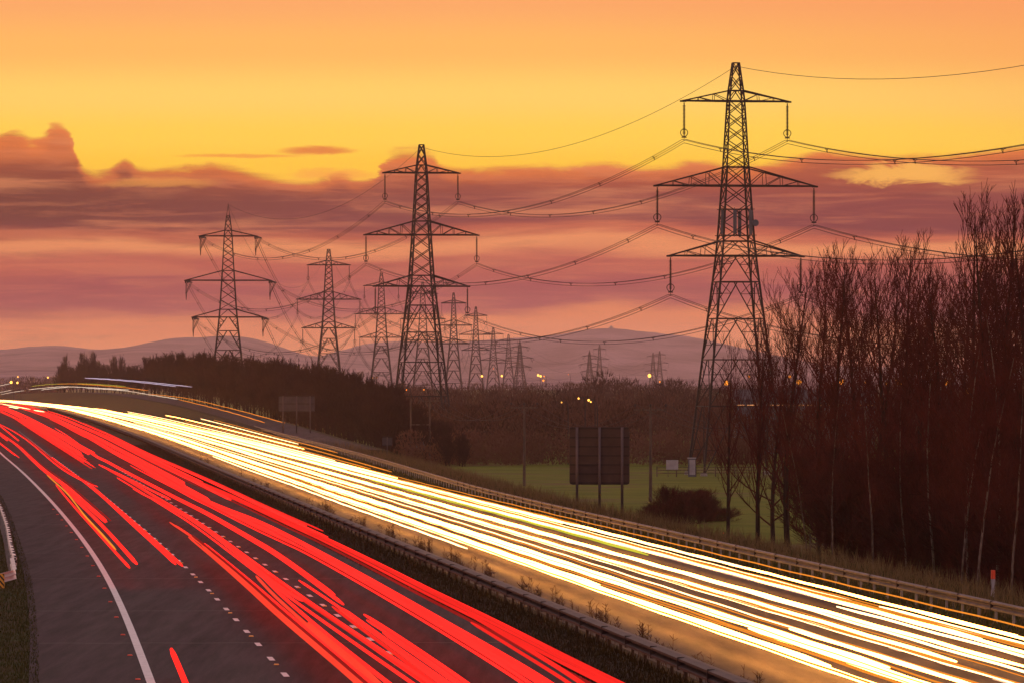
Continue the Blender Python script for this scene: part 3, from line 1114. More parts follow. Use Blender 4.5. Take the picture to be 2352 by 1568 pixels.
# measured centre lines of the tail-light streaks, far end first; (points, width in m, where)
RED = [
    ([(-70, 962), (0, 1015), (45, 1053)], 0.20, 'short trail nearest the solid white edge line, at the left frame edge'),
    ([(-60, 947), (0, 990), (44, 1024), (117, 1079), (158, 1115), (200, 1154), (255, 1201)], 0.34, 'thick trail in the nearest lane ending mid frame'),
    ([(129, 1112), (181, 1172), (226, 1223), (264, 1267), (296, 1302)], 0.11, 'outer of two thin trails ending near the lower left'),
    ([(140, 1114), (181, 1156), (214, 1190), (258, 1236), (313, 1302)], 0.13, 'inner of two thin trails ending near the lower left'),
    ([(-60, 940), (0, 970), (41, 992), (79, 1024), (161, 1080), (222, 1116)], 0.34, 'thick trail at the left of the first dashed line'),
    ([(120, 1052), (151, 1078), (200, 1111), (245, 1153), (310, 1211), (355, 1253), (404, 1300)], 0.11, 'outer thin trail ending beside the first dashed line'),
    ([(206, 1111), (245, 1144), (274, 1172), (322, 1209), (371, 1253), (420, 1298)], 0.11, 'inner thin trail ending on the first dashed line'),
    ([(-60, 925), (0, 943), (29, 959), (100, 1000), (161, 1036), (218, 1073)], 0.40, 'thick trail in the middle lane ending at left'),
    ([(228, 1068), (268, 1088), (322, 1120), (400, 1166), (471, 1208), (562, 1280), (684, 1366), (787, 1437), (897, 1511), (994, 1576), (1060, 1622)], 0.36, 'broad trail down the middle lane to the bottom edge'),
    ([(306, 1125), (360, 1154), (430, 1188), (500, 1236), (574, 1301), (639, 1353), (697, 1385)], 0.26, 'trail beside the broad middle lane trail, ending below it'),
    ([(-60, 921), (0, 937), (56, 955), (124, 986), (202, 1037)], 0.34, 'trail in the middle lane ending beside a rounded tip'),
    ([(126, 981), (214, 1041), (242, 1060), (322, 1098), (419, 1146), (484, 1182), (588, 1240), (639, 1272), (703, 1320), (787, 1382)], 0.26, 'trail along the right of the middle lane'),
    ([(787, 1388), (897, 1466), (1045, 1568), (1130, 1625)], 0.13, 'thin trail beside the second dashed line, lower right part'),
    ([(387, 1196), (451, 1236), (516, 1288), (588, 1350), (639, 1398), (703, 1449), (781, 1514), (848, 1572), (905, 1620)], 0.42, 'broad orange red trail left of the middle lane, starting mid road'),
    ([(574, 1304), (606, 1336), (639, 1372), (703, 1427), (768, 1485), (877, 1570), (940, 1622)], 0.16, 'curving trail inside the middle lane'),
    ([(710, 1420), (755, 1459), (871, 1566), (930, 1620)], 0.26, 'wide trail starting low in the middle lane'),
    ([(684, 1337), (768, 1391), (832, 1440), (929, 1514), (1003, 1568), (1075, 1622)], 0.20, 'trail starting just left of the second dashed line'),
    ([(836, 1417), (929, 1475), (1052, 1564), (1130, 1620)], 0.20, 'trail starting just right of the second dashed line'),
    ([(-60, 919), (0, 930), (56, 938), (88, 949), (146, 974), (264, 1036), (313, 1062), (371, 1098), (451, 1140), (516, 1170), (588, 1194), (648, 1226), (703, 1256), (800, 1307), (897, 1362), (1026, 1437), (1176, 1522), (1260, 1575), (1330, 1622)], 0.42, 'broad trail along the left of the fast lane'),
    ([(300, 1066), (420, 1128), (574, 1204), (655, 1243), (710, 1268), (800, 1320), (897, 1376), (1026, 1452), (1176, 1548), (1290, 1625)], 0.20, 'narrow trail under the broad fast lane trail'),
    ([(-60, 914), (0, 922), (60, 934), (110, 945), (190, 980), (278, 1022), (358, 1064), (451, 1104), (516, 1132), (588, 1164), (671, 1206), (751, 1238), (864, 1296), (961, 1347), (1058, 1393), (1176, 1450), (1273, 1505), (1411, 1570), (1510, 1620)], 0.46, 'broad trail along the right of the fast lane'),
    ([(110, 942), (190, 970), (278, 1011), (344, 1043), (420, 1074), (500, 1108), (574, 1146), (650, 1180), (752, 1226)], 0.20, 'trail nearest the dark central guard rail, ending bluntly'),
    ([(1077, 1417), (1176, 1475), (1300, 1552), (1400, 1620)], 0.18, 'trail starting low inside the fast lane'),
    ([(393, 1485), (429, 1570), (450, 1625)], 0.125, 'lone short trail at the bottom of the nearest lane'),
    ([(228, 1062), (290, 1090), (350, 1120), (390, 1140)], 0.10, 'short thin trail between the middle lane and fast lane'),
    ([(118, 960), (160, 985), (196, 1003)], 0.14, 'short trail with a rounded end far up the fast lane'),
]
rng = random.Random(5)
for pts, w, where in RED:
    c = catmull(pts, 7)
    hot = min(p[1] for p in pts) > 1150
    w = w * 1.15
    n = 1 if w < 0.15 else 2 if w < 0.22 else 3 if w < 0.33 else 5 if w < 0.45 else 6
    for k in range(n):
        off = (k - (n - 1) / 2) * w / n + rng.uniform(-0.02, 0.02)
        r = w / n * rng.uniform(0.36, 0.54) + 0.008
        cut = c if (n == 1 or k == n // 2) else c[rng.randint(0, max(1, len(c) // 5)):len(c) - rng.randint(0, 3)]
        dz = rng.uniform(-0.16, 0.16)
        ph_ = rng.uniform(0, 6.28)
        wp = []
        for p in cut:
            g3 = ground(p[0], p[1], ZR)
            wp.append((g3[0] + off + 0.03 * math.sin(g3[1] / 37 + ph_), g3[1], ZR + dz))
        wy = np.array([p[1] for p in wp])
        wo = np.array([p[0] for p in wp]) - B(wy)
        kw = min(13, 2 * (len(wp) // 4) + 1)
        for _ in range(2):
            pad = kw // 2
            e_ = np.concatenate([2 * wo[0] - wo[pad:0:-1], wo, 2 * wo[-1] - wo[-2:-pad - 2:-1]]) if pad else wo
            wo = np.convolve(e_, np.ones(kw) / kw, 'valid')
        wp = [(float(B(y_)) + float(o_), float(y_), p[2]) for y_, o_, p in zip(wy, wo, wp)]
        strand = ('', 'left', 'right') if n < 3 else ('outermost left', 'second left', 'third left', 'fourth left', 'fifth left', 'outermost right')
        tint = rng.random() if n > 1 else 0.0
        mt = M['t_red_low'] if tint > 0.90 else M['t_red_mid'] if tint > 0.68 else M['t_red_hot'] if hot and tint > 0.3 else M['t_red']
        wd = ('red ' + where).split()
        lab = ' '.join(wd) if n == 1 else ' '.join(wd[:13]) + ', ' + (('left', 'right')[k] if n == 2 else strand[k]) + ' strand'
        trail(wp, r, min(r, 0.08), mt, lab, 'red tail light trails on the near carriageway')

for k in range(12):
    kk = rng.choice((0.16, 0.5, 0.5, 0.84, 0.84)) + rng.uniform(-0.03, 0.03)
    y0 = rng.uniform(330, 800)
    y1 = rng.choice((2300, 2300, rng.uniform(900, 1500)))
    f_ = lane(kk)
    z_ = rng.uniform(0.75, 1.0)
    for s in (-1, 1):
        ys_ = [y0 + (y1 - y0) * (t / 40) ** 1.5 for t in range(41)]
        wl = rng.uniform(200, 420)
        trail([(float(f_(y)) + s * 0.66 + 0.12 * math.sin(y / wl), y, z_) for y in ys_], 0.11, 0.08, M['t_red'],
              f"red tail light trail far up the {'slow' if kk < .3 else 'middle' if kk < .7 else 'fast'} lane, ending before the foreground, {'left' if s < 0 else 'right'} lamp",
              f"distant red trails in the {'slow' if kk < .3 else 'middle' if kk < .7 else 'fast'} lane of the near carriageway")

amb = catmull([(108, 1090), (155, 1133), (193, 1181), (232, 1223), (266, 1261)], 7)
trail([tuple(ground(p[0], p[1], 0.9)) for p in amb], 0.045, 0.045, M['t_amber'],
      'thin amber trail between the two thin red trails at lower left', 'amber trails')
for k, (a, b) in enumerate((((0, 926), (70, 939)), ((20, 933), (42, 937)), ((78, 941), (102, 945)))):
    A, C = ground(a[0], a[1], 1.0), ground(b[0], b[1], 1.0)
    trail([tuple(lerp(A, C, t / 5)) for t in range(6)], 0.11, 0.09, M['t_warm'],
          f"yellow dash of light over the {('farthest', 'middle', 'nearest')[k]} part of the red trails at far left", 'yellow dashes')


def run(off, z, y0, y1, r, mat, label, group, wob=0.10, rz=None):
    """a streak that follows the far carriageway at an offset from the central guard rail"""
    ph_ = rng.uniform(0, 6.28)
    wl = rng.uniform(90, 260)
    pts = []
    y = y0
    while True:
        o_ = off + wob * math.sin(y / wl * 2 + ph_) + 0.05 * math.sin(y / 23 + ph_)
        pts.append((float(B(y)) + o_, y, z + 0.012 * math.sin(y * 0.9 + ph_)))
        if y >= y1: break
        y = min(y1, y + (5 if y < 420 else 14 if y < 900 else 40))
    return trail(pts, r, rz or r * 0.9, mat, label, group)


LANES = {'fast': 4.0, 'middle': 7.4, 'slow': 10.6}
FAR0 = 2350
white = []
spec = {
    'fast': [(-0.12, 105, FAR0), (0.0, 105, FAR0), (0.12, 150, 1500), (-0.06, 205, FAR0), (0.07, 290, FAR0), (0.5, 105, 170)],
    'middle': [(-0.10, 105, FAR0), (0.04, 148, FAR0), (0.12, 260, 1900), (0.42, 400, FAR0)],
    'slow': [(-0.08, 105, FAR0), (0.06, 165, 900), (-0.14, 225, FAR0), (0.14, 300, FAR0), (-0.30, 105, 190), (0.42, 470, FAR0)],
}
for ln, cars in spec.items():
    for k, (j, y0, y1) in enumerate(cars):
        half = rng.uniform(0.64, 0.72)
        z = rng.uniform(0.60, 0.78)
        r = rng.uniform(0.034, 0.058)
        big = z > 0.7
        mat = M['t_white'] if rng.random() < 0.78 else M['t_warm']
        if ln == 'fast' and k in (0, 4): mat = M['t_cool'] if k == 4 else M['t_white']
        for s in (-1, 1):
            e0 = y0 + (0 if y0 == 105 else rng.uniform(-3, 3))
            if y0 > 105:
                end = 'starting part way up'
            else:
                end = 'running off the bottom' if y1 == FAR0 else 'cut off part way'
            lab = f"white headlight trail in the {ln} lane, {end}, {'left' if s < 0 else 'right'} lamp"
            run(LANES[ln] + j + s * half, z, e0, y1, r, mat, lab, f'white headlight trails in the {ln} lane of the far carriageway', 0.07)
# thin fringe streaks: dimmer trails, added to give the white ones an orange halo
for k in range(26):
    ln = rng.choice(list(LANES))
    off = LANES[ln] + rng.choice((-1, 1)) * 0.68 + rng.choice((-1, 1)) * rng.uniform(0.16, 0.42)
    y0 = rng.choice([105, 105, rng.uniform(140, 400)])
    y1 = rng.choice([FAR0, rng.uniform(500, 1100)])
    mat = M['t_amber'] if rng.random() < 0.82 else M['t_warm']
    nm = 'amber' if mat is M['t_amber'] else 'pale gold'
    run(off, rng.uniform(0.35, 0.95), y0, y1, rng.uniform(0.012, 0.030), mat,
        f'thin {nm} light trail among the white ones in the {ln} lane', f'thin {nm} trails in the {ln} lane', 0.15)
run(9.0, 0.8, 240, 420, 0.06, M['t_green'], 'single yellow green light trail between the white trails', None, 0.03)
run(11.3, 0.75, 292, 620, 0.06, M['t_amber'], 'amber indicator trail beside the slow lane, ending near the sign', None, 0.03)
run(2.55, 0.62, 255, 560, 0.045, M['t_warm'], 'lone thin white trail nearest the central guard rail', None, 0.03)


for k, (fr, y0, y1, mt) in enumerate(((0.10, 430, 1250, 't_white'), (0.22, 520, 1500, 't_warm'), (0.34, 470, 1000, 't_amber'), (0.48, 600, 1600, 't_white'),
                                     (0.60, 450, 900, 't_amber'), (0.74, 640, 1500, 't_warm'), (0.86, 560, 1100, 't_amber'))):
    # the lane that peels off towards the slip road
    ys_ = [y0 + (y1 - y0) * t / 40 for t in range(41)]
    wp = [(float(B(y)) + 11.6 + fr * max(0.4, float(G(y)) - 2.4 - float(B(y)) - 11.6), y, 0.7 + 0.3 * fr) for y in ys_]
    nm = {'t_white': 'white', 't_warm': 'pale gold', 't_amber': 'amber'}[mt]
    trail(wp, 0.05, 0.045, M[mt], f"thin {nm} trail peeling off to the slip road, {('nearest', 'second', 'third', 'fourth', 'fifth', 'sixth', 'farthest')[k]} from the white stream",
          'trails in the lane peeling off to the slip road')

# lorry lamps on the rising slip road
def slipY(px):
    return float(np.interp(px, [-60, 0, 100, 200, 300, 440, 530, 608, 660], [2600, 2400, 2050, 1750, 1500, 1200, 1050, 940, 880]))


SL = [
    ([(195, 867), (265, 870.5), (344, 877), (441, 887.6)], 't_blue', 0.075, 'upper pale violet lorry trail below the thicket'),
    ([(195, 867.5), (265, 872), (344, 879.5), (404, 886.7)], 't_blue', 0.07, 'lower pale violet lorry trail below the thicket'),
    ([(66, 893.7), (127, 888), (155, 887.3), (199, 889), (296, 894.5)], 't_lorry', 0.085, 'longest white arc over the crest at far left'),
    ([(94, 894.7), (125, 891), (155, 888.2)], 't_lorry', 0.07, 'short white arc below the long white arc'),
    ([(198, 890.8), (245, 893), (293, 897), (344, 905.5), (409, 916)], 't_lorry', 0.06, 'white lorry trail descending from the crest'),
    ([(409, 916), (491, 936), (550, 952), (608, 969.7)], 't_amber', 0.07, 'lower amber lorry trail descending towards the low sign'),
    ([(344, 904), (395, 909.5), (445, 917), (550, 942), (655, 970.5)], 't_amber', 0.06, 'upper amber lorry trail ending at the low sign'),
    ([(130, 881), (170, 880.6), (205, 882.5), (280, 888.5), (340, 896)], 't_amber', 0.08, 'orange arc over the crest at far left'),
    ([(72, 886.4), (100, 883), (132, 881), (205, 880.8), (289, 886.4)], 't_green', 0.06, 'pale greenish arc at the top of the crest'),
    ([(-20, 887), (0, 885), (23, 880)], 't_lorry', 0.075, 'short white dash under the lamps at the left frame edge'),
    ([(-20, 903), (0, 900), (26, 895)], 't_lorry', 0.07, 'upper white dash leading up to the crest at left'),
    ([(-20, 908), (0, 905.5), (25, 900.5), (55, 896)], 't_lorry', 0.07, 'lower white dash leading up to the crest at left'),
    ([(390, 932), (450, 948), (520, 963), (590, 984)], 't_warm', 0.06, 'faint gold lorry trail above the white stream'),
]
for pts, mt, r, lab in SL:
    c = catmull(pts, 8)
    trail([at(p[0], p[1] + 0.25 * math.sin(i * 1.9), slipY(p[0])) for i, p in enumerate(c)], r, r, M[mt], lab, 'lorry light trails on the rising slip road')


# ------------------------------------------------------------------ bare trees
def branchy(seed, H, R0, n1, spread, first, n2=7, n3=4, tw=0.010, up=0.55, lean=0.0, lenf=0.5, incl=(22, 48), powr=0.75):
    """returns (trunk segs, crown segs): each (p0, p1, r0, r1)"""
    rg = random.Random(seed)
    trunk, crown = [], []
    pts = [Vector((0, 0, 0))]
    d = Vector((rg.uniform(-.03, .03) + lean, rg.uniform(-.03, .03), 1)).normalized()
    nseg = 14
    for i in range(nseg):
        d = (d + Vector((rg.uniform(-.05, .05), rg.uniform(-.05, .05), 0.05))).normalized()
        pts.append(pts[-1] + d * (H / nseg))
    rad = [R0 * (1 - i / nseg) ** 0.85 + 0.014 for i in range(nseg + 1)]
    for i in range(nseg):
        trunk.append((pts[i], pts[i + 1], rad[i], rad[i + 1]))

    def limb(p, d, L, r, nseg, jit, lift):
        out = [p]
        for i in range(nseg):
            d = (d + Vector((rg.uniform(-jit, jit), rg.uniform(-jit, jit), lift + rg.uniform(-jit, jit) * 0.5))).normalized()
            out.append(out[-1] + d * (L / nseg))
        for i in range(nseg):
            crown.append((out[i], out[i + 1], max(tw, r * (1 - i / nseg)), max(tw * 0.8, r * (1 - (i + 1) / nseg))))
        return out

    for k in range(n1):
        t = first + (0.97 - first) * ((k + rg.random()) / n1)
        i = min(nseg - 1, int(t * nseg))
        p = pts[i].lerp(pts[i + 1], t * nseg - i)
        az = k * 2.4 + rg.uniform(-.5, .5)
        inc = R(rg.uniform(*incl)) * spread
        L = H * lenf * (1.0 - t) ** powr * min(1, 0.45 + 1.6 * t) * rg.uniform(0.6, 1.1) + 0.5
        dd = Vector((math.cos(az) * math.sin(inc), math.sin(az) * math.sin(inc), math.cos(inc)))
        b = limb(p, dd, L, rad[i] * 0.42 + 0.008, 6, 0.13, 0.10 * up * 2)
        m2 = max(2, int(n2 * (0.5 + L / (H * 0.4))))
        for q in range(m2):
            tt = 0.18 + 0.8 * (q + rg.random()) / m2
            j = min(5, int(tt * 6))
            pp = b[j].lerp(b[j + 1], tt * 6 - j)
            base = (b[j + 1] - b[j]).normalized()
            side = Vector((rg.gauss(0, 1), rg.gauss(0, 1), rg.gauss(0, .6))).normalized()
            d2 = (base * 0.75 + side * 0.6 + Vector((0, 0, up * 0.6))).normalized()
            L2 = L * rg.uniform(0.22, 0.42) * (1.15 - tt * 0.5) + 0.25
            c = limb(pp, d2, L2, tw * 1.8, 3, 0.16, 0.12 * up)
            for u in range(n3):
                tq = 0.25 + 0.7 * rg.random()
                jj = min(2, int(tq * 3))
                p3 = c[jj].lerp(c[jj + 1], tq * 3 - jj)
                b3 = (c[jj + 1] - c[jj]).normalized()
                s3 = Vector((rg.gauss(0, 1), rg.gauss(0, 1), rg.gauss(0, .7))).normalized()
                limb(p3, (b3 * 0.7 + s3 * 0.6 + Vector((0, 0, up * 0.4))).normalized(), L2 * rg.uniform(0.3, 0.6) + 0.12, tw, 2, 0.15, 0.08)
    return trunk, crown


def segs_mesh(name, segs, n=3):
    A = np.array([s[0][:] for s in segs]); Bv = np.array([s[1][:] for s in segs])
    ra = np.array([s[2] for s in segs])[:, None]; rb = np.array([s[3] for s in segs])[:, None]
    D = Bv - A
    D = D / np.maximum(np.linalg.norm(D, axis=1, keepdims=True), 1e-6)
    up = np.where(np.abs(D[:, 2:3]) < 0.9, np.array([[0., 0., 1.]]), np.array([[0., 1., 0.]]))
    U = np.cross(D, up); U /= np.linalg.norm(U, axis=1, keepdims=True)
    W = np.cross(U, D)
    m = len(segs)
    V = np.zeros((m, 2 * n, 3))
    for k in range(n):
        t = 2 * math.pi * k / n
        o_ = U * math.cos(t) + W * math.sin(t)
        V[:, k] = A + o_ * ra
        V[:, n + k] = Bv + o_ * rb
    base = (np.arange(m) * 2 * n)[:, None]
    Q = np.concatenate([base + np.array([[k, (k + 1) % n, n + (k + 1) % n, n + k]]) for k in range(n)], axis=0)
    return np_mesh(name, V.reshape(-1, 3), Q)


def tree_proto(name, seed, mats, **kw):
    tr, cr = branchy(seed, **kw)
    t = segs_mesh('trunk', tr, 7)
    c = segs_mesh('crown', cr, 3)
    t.materials.append(mats[0])
    c.materials.append(mats[1])
    return name, t, c


def place(proto, x, y, z, sc, rz, label, cat, group, sz=None):
    name, t, c = proto
    root = empty(name, (x, y, z), rz)
    root.scale = (sc, sc, sz or sc)
    link('trunk', t, None, root)
    link('crown', c, None, root)
    tag(root, label, cat, group)
    return root


def lvl(x, y):
    """height of the ground at (x, y)"""
    g_ = float(G(y)) if y < 2700 else -1e9
    d = x - g_
    if y > 2700: return FIELD
    base = float(np.interp(d, [0, 4.5, 9, 15], [0, -0.10, -1.6, FIELD]))
    if y > 660:
        s = float(SZ(y))
        ds = x - float(SX(y))
        if ds > 4.6:
            base = max(base, float(np.interp(ds, [4.6, 6 + 2 * (s + 3.6)], [s, FIELD])))
        elif ds > -5:
            base = max(base, s)
    return base


POP = [tree_proto('poplar_tree', 100 + k, (M['bark'], M['twig']), H=18.5 + k * 0.5, R0=0.21, n1=34 - 4 * k, spread=0.8 + 0.12 * k, first=0.16,
                  n2=8, n3=3, tw=0.012, up=1.0, lenf=0.42, powr=0.55) for k in range(4)]
WID = [tree_proto('bare_tree', 200 + k, (M['bark'], M['twig']), H=16.5, R0=0.19, n1=34, spread=1.2, first=0.10,
                  n2=9, n3=3, tw=0.012, up=0.75, lenf=0.60, powr=0.6, incl=(24, 58)) for k in range(3)]
PAL = [tree_proto('birch_tree', 300 + k, (M['birch'], M['twig']), H=15.0, R0=0.075, n1=34, spread=0.85, first=0.30,
                  n2=7, n3=4, tw=0.012, up=0.6, lenf=0.36) for k in range(2)]
BSH = [tree_proto('bare_shrub', 400 + k, (M['bark'], M['twig']), H=4.2, R0=0.05, n1=75, spread=1.5, first=0.02,
                  n2=7, n3=5, tw=0.011, up=0.35, lenf=0.95) for k in range(3)]
rt = random.Random(21)
# (print column, depth, row of the top, proto, label)
TREES = [
    (1740, 385, 690, 'P', 'slender bare tree in front of the right leg of the tallest pylon'),
    (1810, 372, 598, 'P', 'tall straight bare poplar standing clear just right of the tallest pylon'),
    (1672, 415, 760, 'P', 'sparse bare poplar before the legs of the tallest pylon'),
    (1775, 400, 740, 'W', 'low spreading bare tree between the two leftmost tall poplars'),
    (1880, 362, 575, 'W', 'wide bare tree with the leftmost bushy crown of the row'),
    (1925, 345, 548, 'P', 'bare poplar rising on the left of the dense crown cluster'),
    (1965, 352, 560, 'W', 'wide dense bare tree in the middle of the left crown cluster'),
    (2010, 340, 590, 'P', 'bare poplar in the hollow right of the left crown cluster'),
    (2042, 335, 540, 'W', 'wide bare tree with a dense crown at the centre of the row'),
    (2060, 350, 520, 'P', 'poplar with single twigs standing above the central crown'),
    (2095, 322, 600, 'P', 'bare poplar with a forked crown right of the central crown'),
    (2125, 330, 585, 'W', 'wide bare tree with an open crown right of the row centre'),
    (2165, 318, 560, 'P', 'bare poplar with spiky twigs left of the tallest poplars'),
    (2195, 322, 600, 'W', 'wide bare tree half hidden behind the tallest poplars'),
    (2232, 300, 440, 'P', 'tall bare poplar, leftmost of the tallest three at right'),
    (2262, 285, 425, 'P', 'tall bare poplar, second from left of the tallest at right'),
    (2300, 290, 415, 'P', 'tall bare poplar near the right edge with many upright limbs'),
    (2335, 272, 380, 'P', 'tallest bare poplar at the right edge of the frame'),
    (2380, 278, 430, 'P', 'bare poplar cut by the right edge of the frame'),
    (2250, 310, 560, 'W', 'wide bare tree filling the gap under the tallest poplars'),
    (2330, 300, 540, 'W', 'wide bare tree low behind the tallest poplar'),
]
for k, (px, Y, top, kind, lab) in enumerate(TREES):
    pr = POP[k % 4] if kind == 'P' else WID[k % 3]
    x = (px - CX) / F * Y
    z = lvl(x, Y) - 0.1
    H = HC + (HZ - top) / F * Y - z
    Hp = max(v.co.z for v in pr[2].vertices)
    sc = H / Hp
    place(pr, x, Y, z, sc * rt.uniform(0.9, 1.05), rt.uniform(0, 6.28), lab, 'tree', 'tall bare trees behind the far guard rail', sc)
for k, (px, Y, top) in enumerate(((2007, 300, 850), (1912, 320, 900), (2148, 290, 800), (2208, 262, 860), (2222, 268, 780), (2245, 255, 800),
                                  (2290, 262, 700), (2322, 250, 820), (2085, 300, 900), (1855, 330, 930))):
    pr = PAL[k % 2]
    x = (px - CX) / F * Y
    z = lvl(x, Y) - 0.1
    H = HC + (HZ - top) / F * Y - z
    sc = H / 15.3
    place(pr, x, Y, z, sc, rt.uniform(0, 6.28), 'slim pale barked tree standing among the dark bare poplars', 'tree',
          'pale stemmed trees among the poplars', sc)
for k in range(32):
    u = rt.random()
    px = 1850 + 550 * u ** 0.9
    Y = np.interp(px, [1700, 2400], [385, 262]) + rt.uniform(-12, 40)
    x = (px - CX) / F * Y
    z = lvl(x, Y) - 0.1
    sc = rt.uniform(0.75, 1.35) * (1.0 if px > 1850 else 0.75)
    place(BSH[k % 3], x, Y, z, sc, rt.uniform(0, 6.28), 'dense reddish bare shrub at the foot of the poplars', 'shrub',
          'shrubs under the poplars', sc * rt.uniform(0.9, 1.5))
for k in range(8):
    px = 1500 + 21 * k + rt.uniform(-8, 8)
    Y = rt.uniform(425, 475)
    x = (px - CX) / F * Y
    sc = rt.uniform(0.26, 0.62)
    z = lvl(x, Y) - 0.7 * sc
    place(BSH[k % 3], x, Y, z, sc * 1.25, k * 1.3, 'low ragged dark bush in the rough grass right of the large sign', 'shrub', 'bushes at the field edge', sc * rt.uniform(0.5, 1.5))

# thicket on the embankment at left
THK = [tree_proto('thicket_tree', 500 + k, (M['bark'], M['twig_brown']), H=12.0, R0=0.16, n1=40, spread=1.05, first=0.05,
                  n2=8, n3=3, tw=0.026, up=0.9, lenf=0.60, powr=0.6) for k in range(4)]
for k in range(130):
    px = 130 + 790 * (k + rt.random()) / 130
    Y = float(np.interp(px, [130, 200, 300, 440, 530, 620, 700, 800, 900, 960], [2010, 1790, 1540, 1235, 1090, 1010, 965, 900, 830, 800])) + rt.choice((12, 30, 55, 80)) + rt.uniform(-6, 10)
    top = float(np.interp(px, [130, 200, 250, 300, 360, 450, 520, 600, 690, 760, 830, 900, 960], [842, 836, 846, 842, 828, 822, 828, 836, 846, 860, 876, 892, 912]))
    top += rt.uniform(-9, 18)
    x = (px - CX) / F * Y
    z = lvl(x, Y) - 0.2
    H = HC + (HZ - top) / F * Y - z
    sc = H / 12.4
    place(THK[k % 4], x, Y, z, sc * rt.uniform(0.95, 1.3), rt.uniform(0, 6.28), 'brown bare tree in the dense thicket left of the second tallest pylon',
          'tree', 'trees of the roadside thicket', sc)
for k in range(30):
    px = 880 + 190 * (k + rt.random()) / 30
    Y = 800 - (px - 880) * 0.12 + rt.uniform(-14, 14)
    top = float(np.interp(px, [880, 940, 1000, 1080], [905, 935, 965, 1010])) + rt.uniform(-10, 18)
    x = (px - CX) / F * Y
    sc = (HC + (HZ - top) / F * Y - FIELD) / 12.4
    place(THK[k % 4], x, Y, FIELD - 0.3, sc * rt.uniform(1.1, 1.6), rt.uniform(0, 6.28), 'low brown bare tree where the thicket tapers down towards the green field',
          'tree', 'low trees at the end of the thicket', sc)
for k, (px, top, lab) in enumerate(((148, 822, 'leftmost small bare tree on the skyline above the crest'), (187, 816, 'upright bare tree, left one of a close skyline pair'),
                               (213, 815, 'upright bare tree, right one of a close skyline pair'), (262, 822, 'rounded bare tree on the skyline between the pair and the thicket'),
                               (283, 824, 'narrow bare tree beside the rounded skyline tree'))):
    Y = (2010, 1880, 1800, 1690, 1640)[k]
    x = (px - CX) / F * Y
    z = lvl(x, Y) - 0.2
    sc = (HC + (HZ - top) / F * Y - z) / 12.4
    place(THK[k % 4], x, Y, z, sc * 0.75, k * 1.1, lab, 'tree', 'separate trees on the left skyline', sc)


# the wood beyond the field: one brown mass of bare crowns
def wood_mass(name, spots, seed, per=150):
    rg = np.random.default_rng(seed)
    VV, QQ = [], []
    base = 0
    for (x, y, z, h, w) in spots:
        n = per
        t = rg.random(n) ** 0.8
        az = rg.random(n) * 2 * np.pi
        rr = w * np.sqrt(rg.random(n)) * np.sqrt(np.clip(np.sin(np.pi * (0.12 + 0.80 * t)), 0.05, 1))
        c = np.stack([x + rr * np.cos(az), y + rr * np.sin(az), z + h * (0.02 + 0.93 * t)], 1)
        L = rg.uniform(0.5, 1.5, n) * (h / 11)
        out = np.stack([np.cos(az) * rg.uniform(0, .8, n), np.sin(az) * rg.uniform(0, .8, n), rg.uniform(.5, 1.2, n)], 1)
        out /= np.linalg.norm(out, axis=1, keepdims=True)
        sd = np.stack([rg.normal(0, 1, n), rg.normal(0, .6, n), rg.normal(0, .3, n)], 1)
        sd /= np.linalg.norm(sd, axis=1, keepdims=True)
        wd = rg.uniform(0.05, 0.16, n)[:, None]
        a = c - sd * wd
        b = c + sd * wd
        e = c + out * L[:, None]
        V = np.stack([a, b, e], 1).reshape(-1, 3)
        Q = base + np.arange(n * 3).reshape(-1, 3)
        base += n * 3
        VV.append(V)
        QQ.append(Q)
    me = np_mesh(name, np.concatenate(VV), np.concatenate(QQ))
    o_ = link(name, me, M['wood_mass'])
    tag(o_, kind='stuff')
    return o_


rw = random.Random(77)
spots = []
for k in range(1500):
    f = rw.random()
    Y = 800 * (2300 / 800) ** f
    lo, hi = (930, 2500) if Y < 1100 else (640, 2500)
    px = rw.uniform(lo, hi)
    if px < 960 and Y < 900: continue
    x = (px - CX) / F * Y
    h = rw.uniform(6.0, 9.5) + float(np.interp(Y, [800, 1500, 2300], [-0.8, 1.2, 2.0]))
    if 1300 < px < 1480 and 1300 < Y < 1800:
        h += 3.8 * math.exp(-((px - 1395) / 60.0) ** 2)
    if 1470 < px < 1640 and 1300 < Y < 1800:
        h += 1.8 * math.exp(-((px - 1545) / 50.0) ** 2)
    spots.append((x, Y, FIELD, h, rw.uniform(2.2, 4.2)))
tag(wood_mass('woodland', spots, 9), 'brown wood of bare trees filling the land beyond the green field', 'woodland')
spots = []
for k in range(220):                                              # hedge line at the far edge of the field
    px = rw.uniform(930, 1760)
    Y = 778 + rw.uniform(-6, 14)
    spots.append(((px - CX) / F * Y, Y, FIELD, rw.uniform(2.2, 5.0), rw.uniform(1.4, 2.6)))
tag(wood_mass('hedge_scrub', spots, 10, 120), 'dark scrubby hedge along the far edge of the green field', 'hedge')
spots = []
for k in range(160):
    px = rw.uniform(-60, 140)
    Y = rw.uniform(2500, 3300)
    spots.append(((px - CX) / F * Y, Y, FIELD, rw.uniform(8, 14), rw.uniform(3, 6)))
tag(wood_mass('woodland', spots, 12, 110), 'dim distant wood at the left edge behind the road lamps', 'woodland')


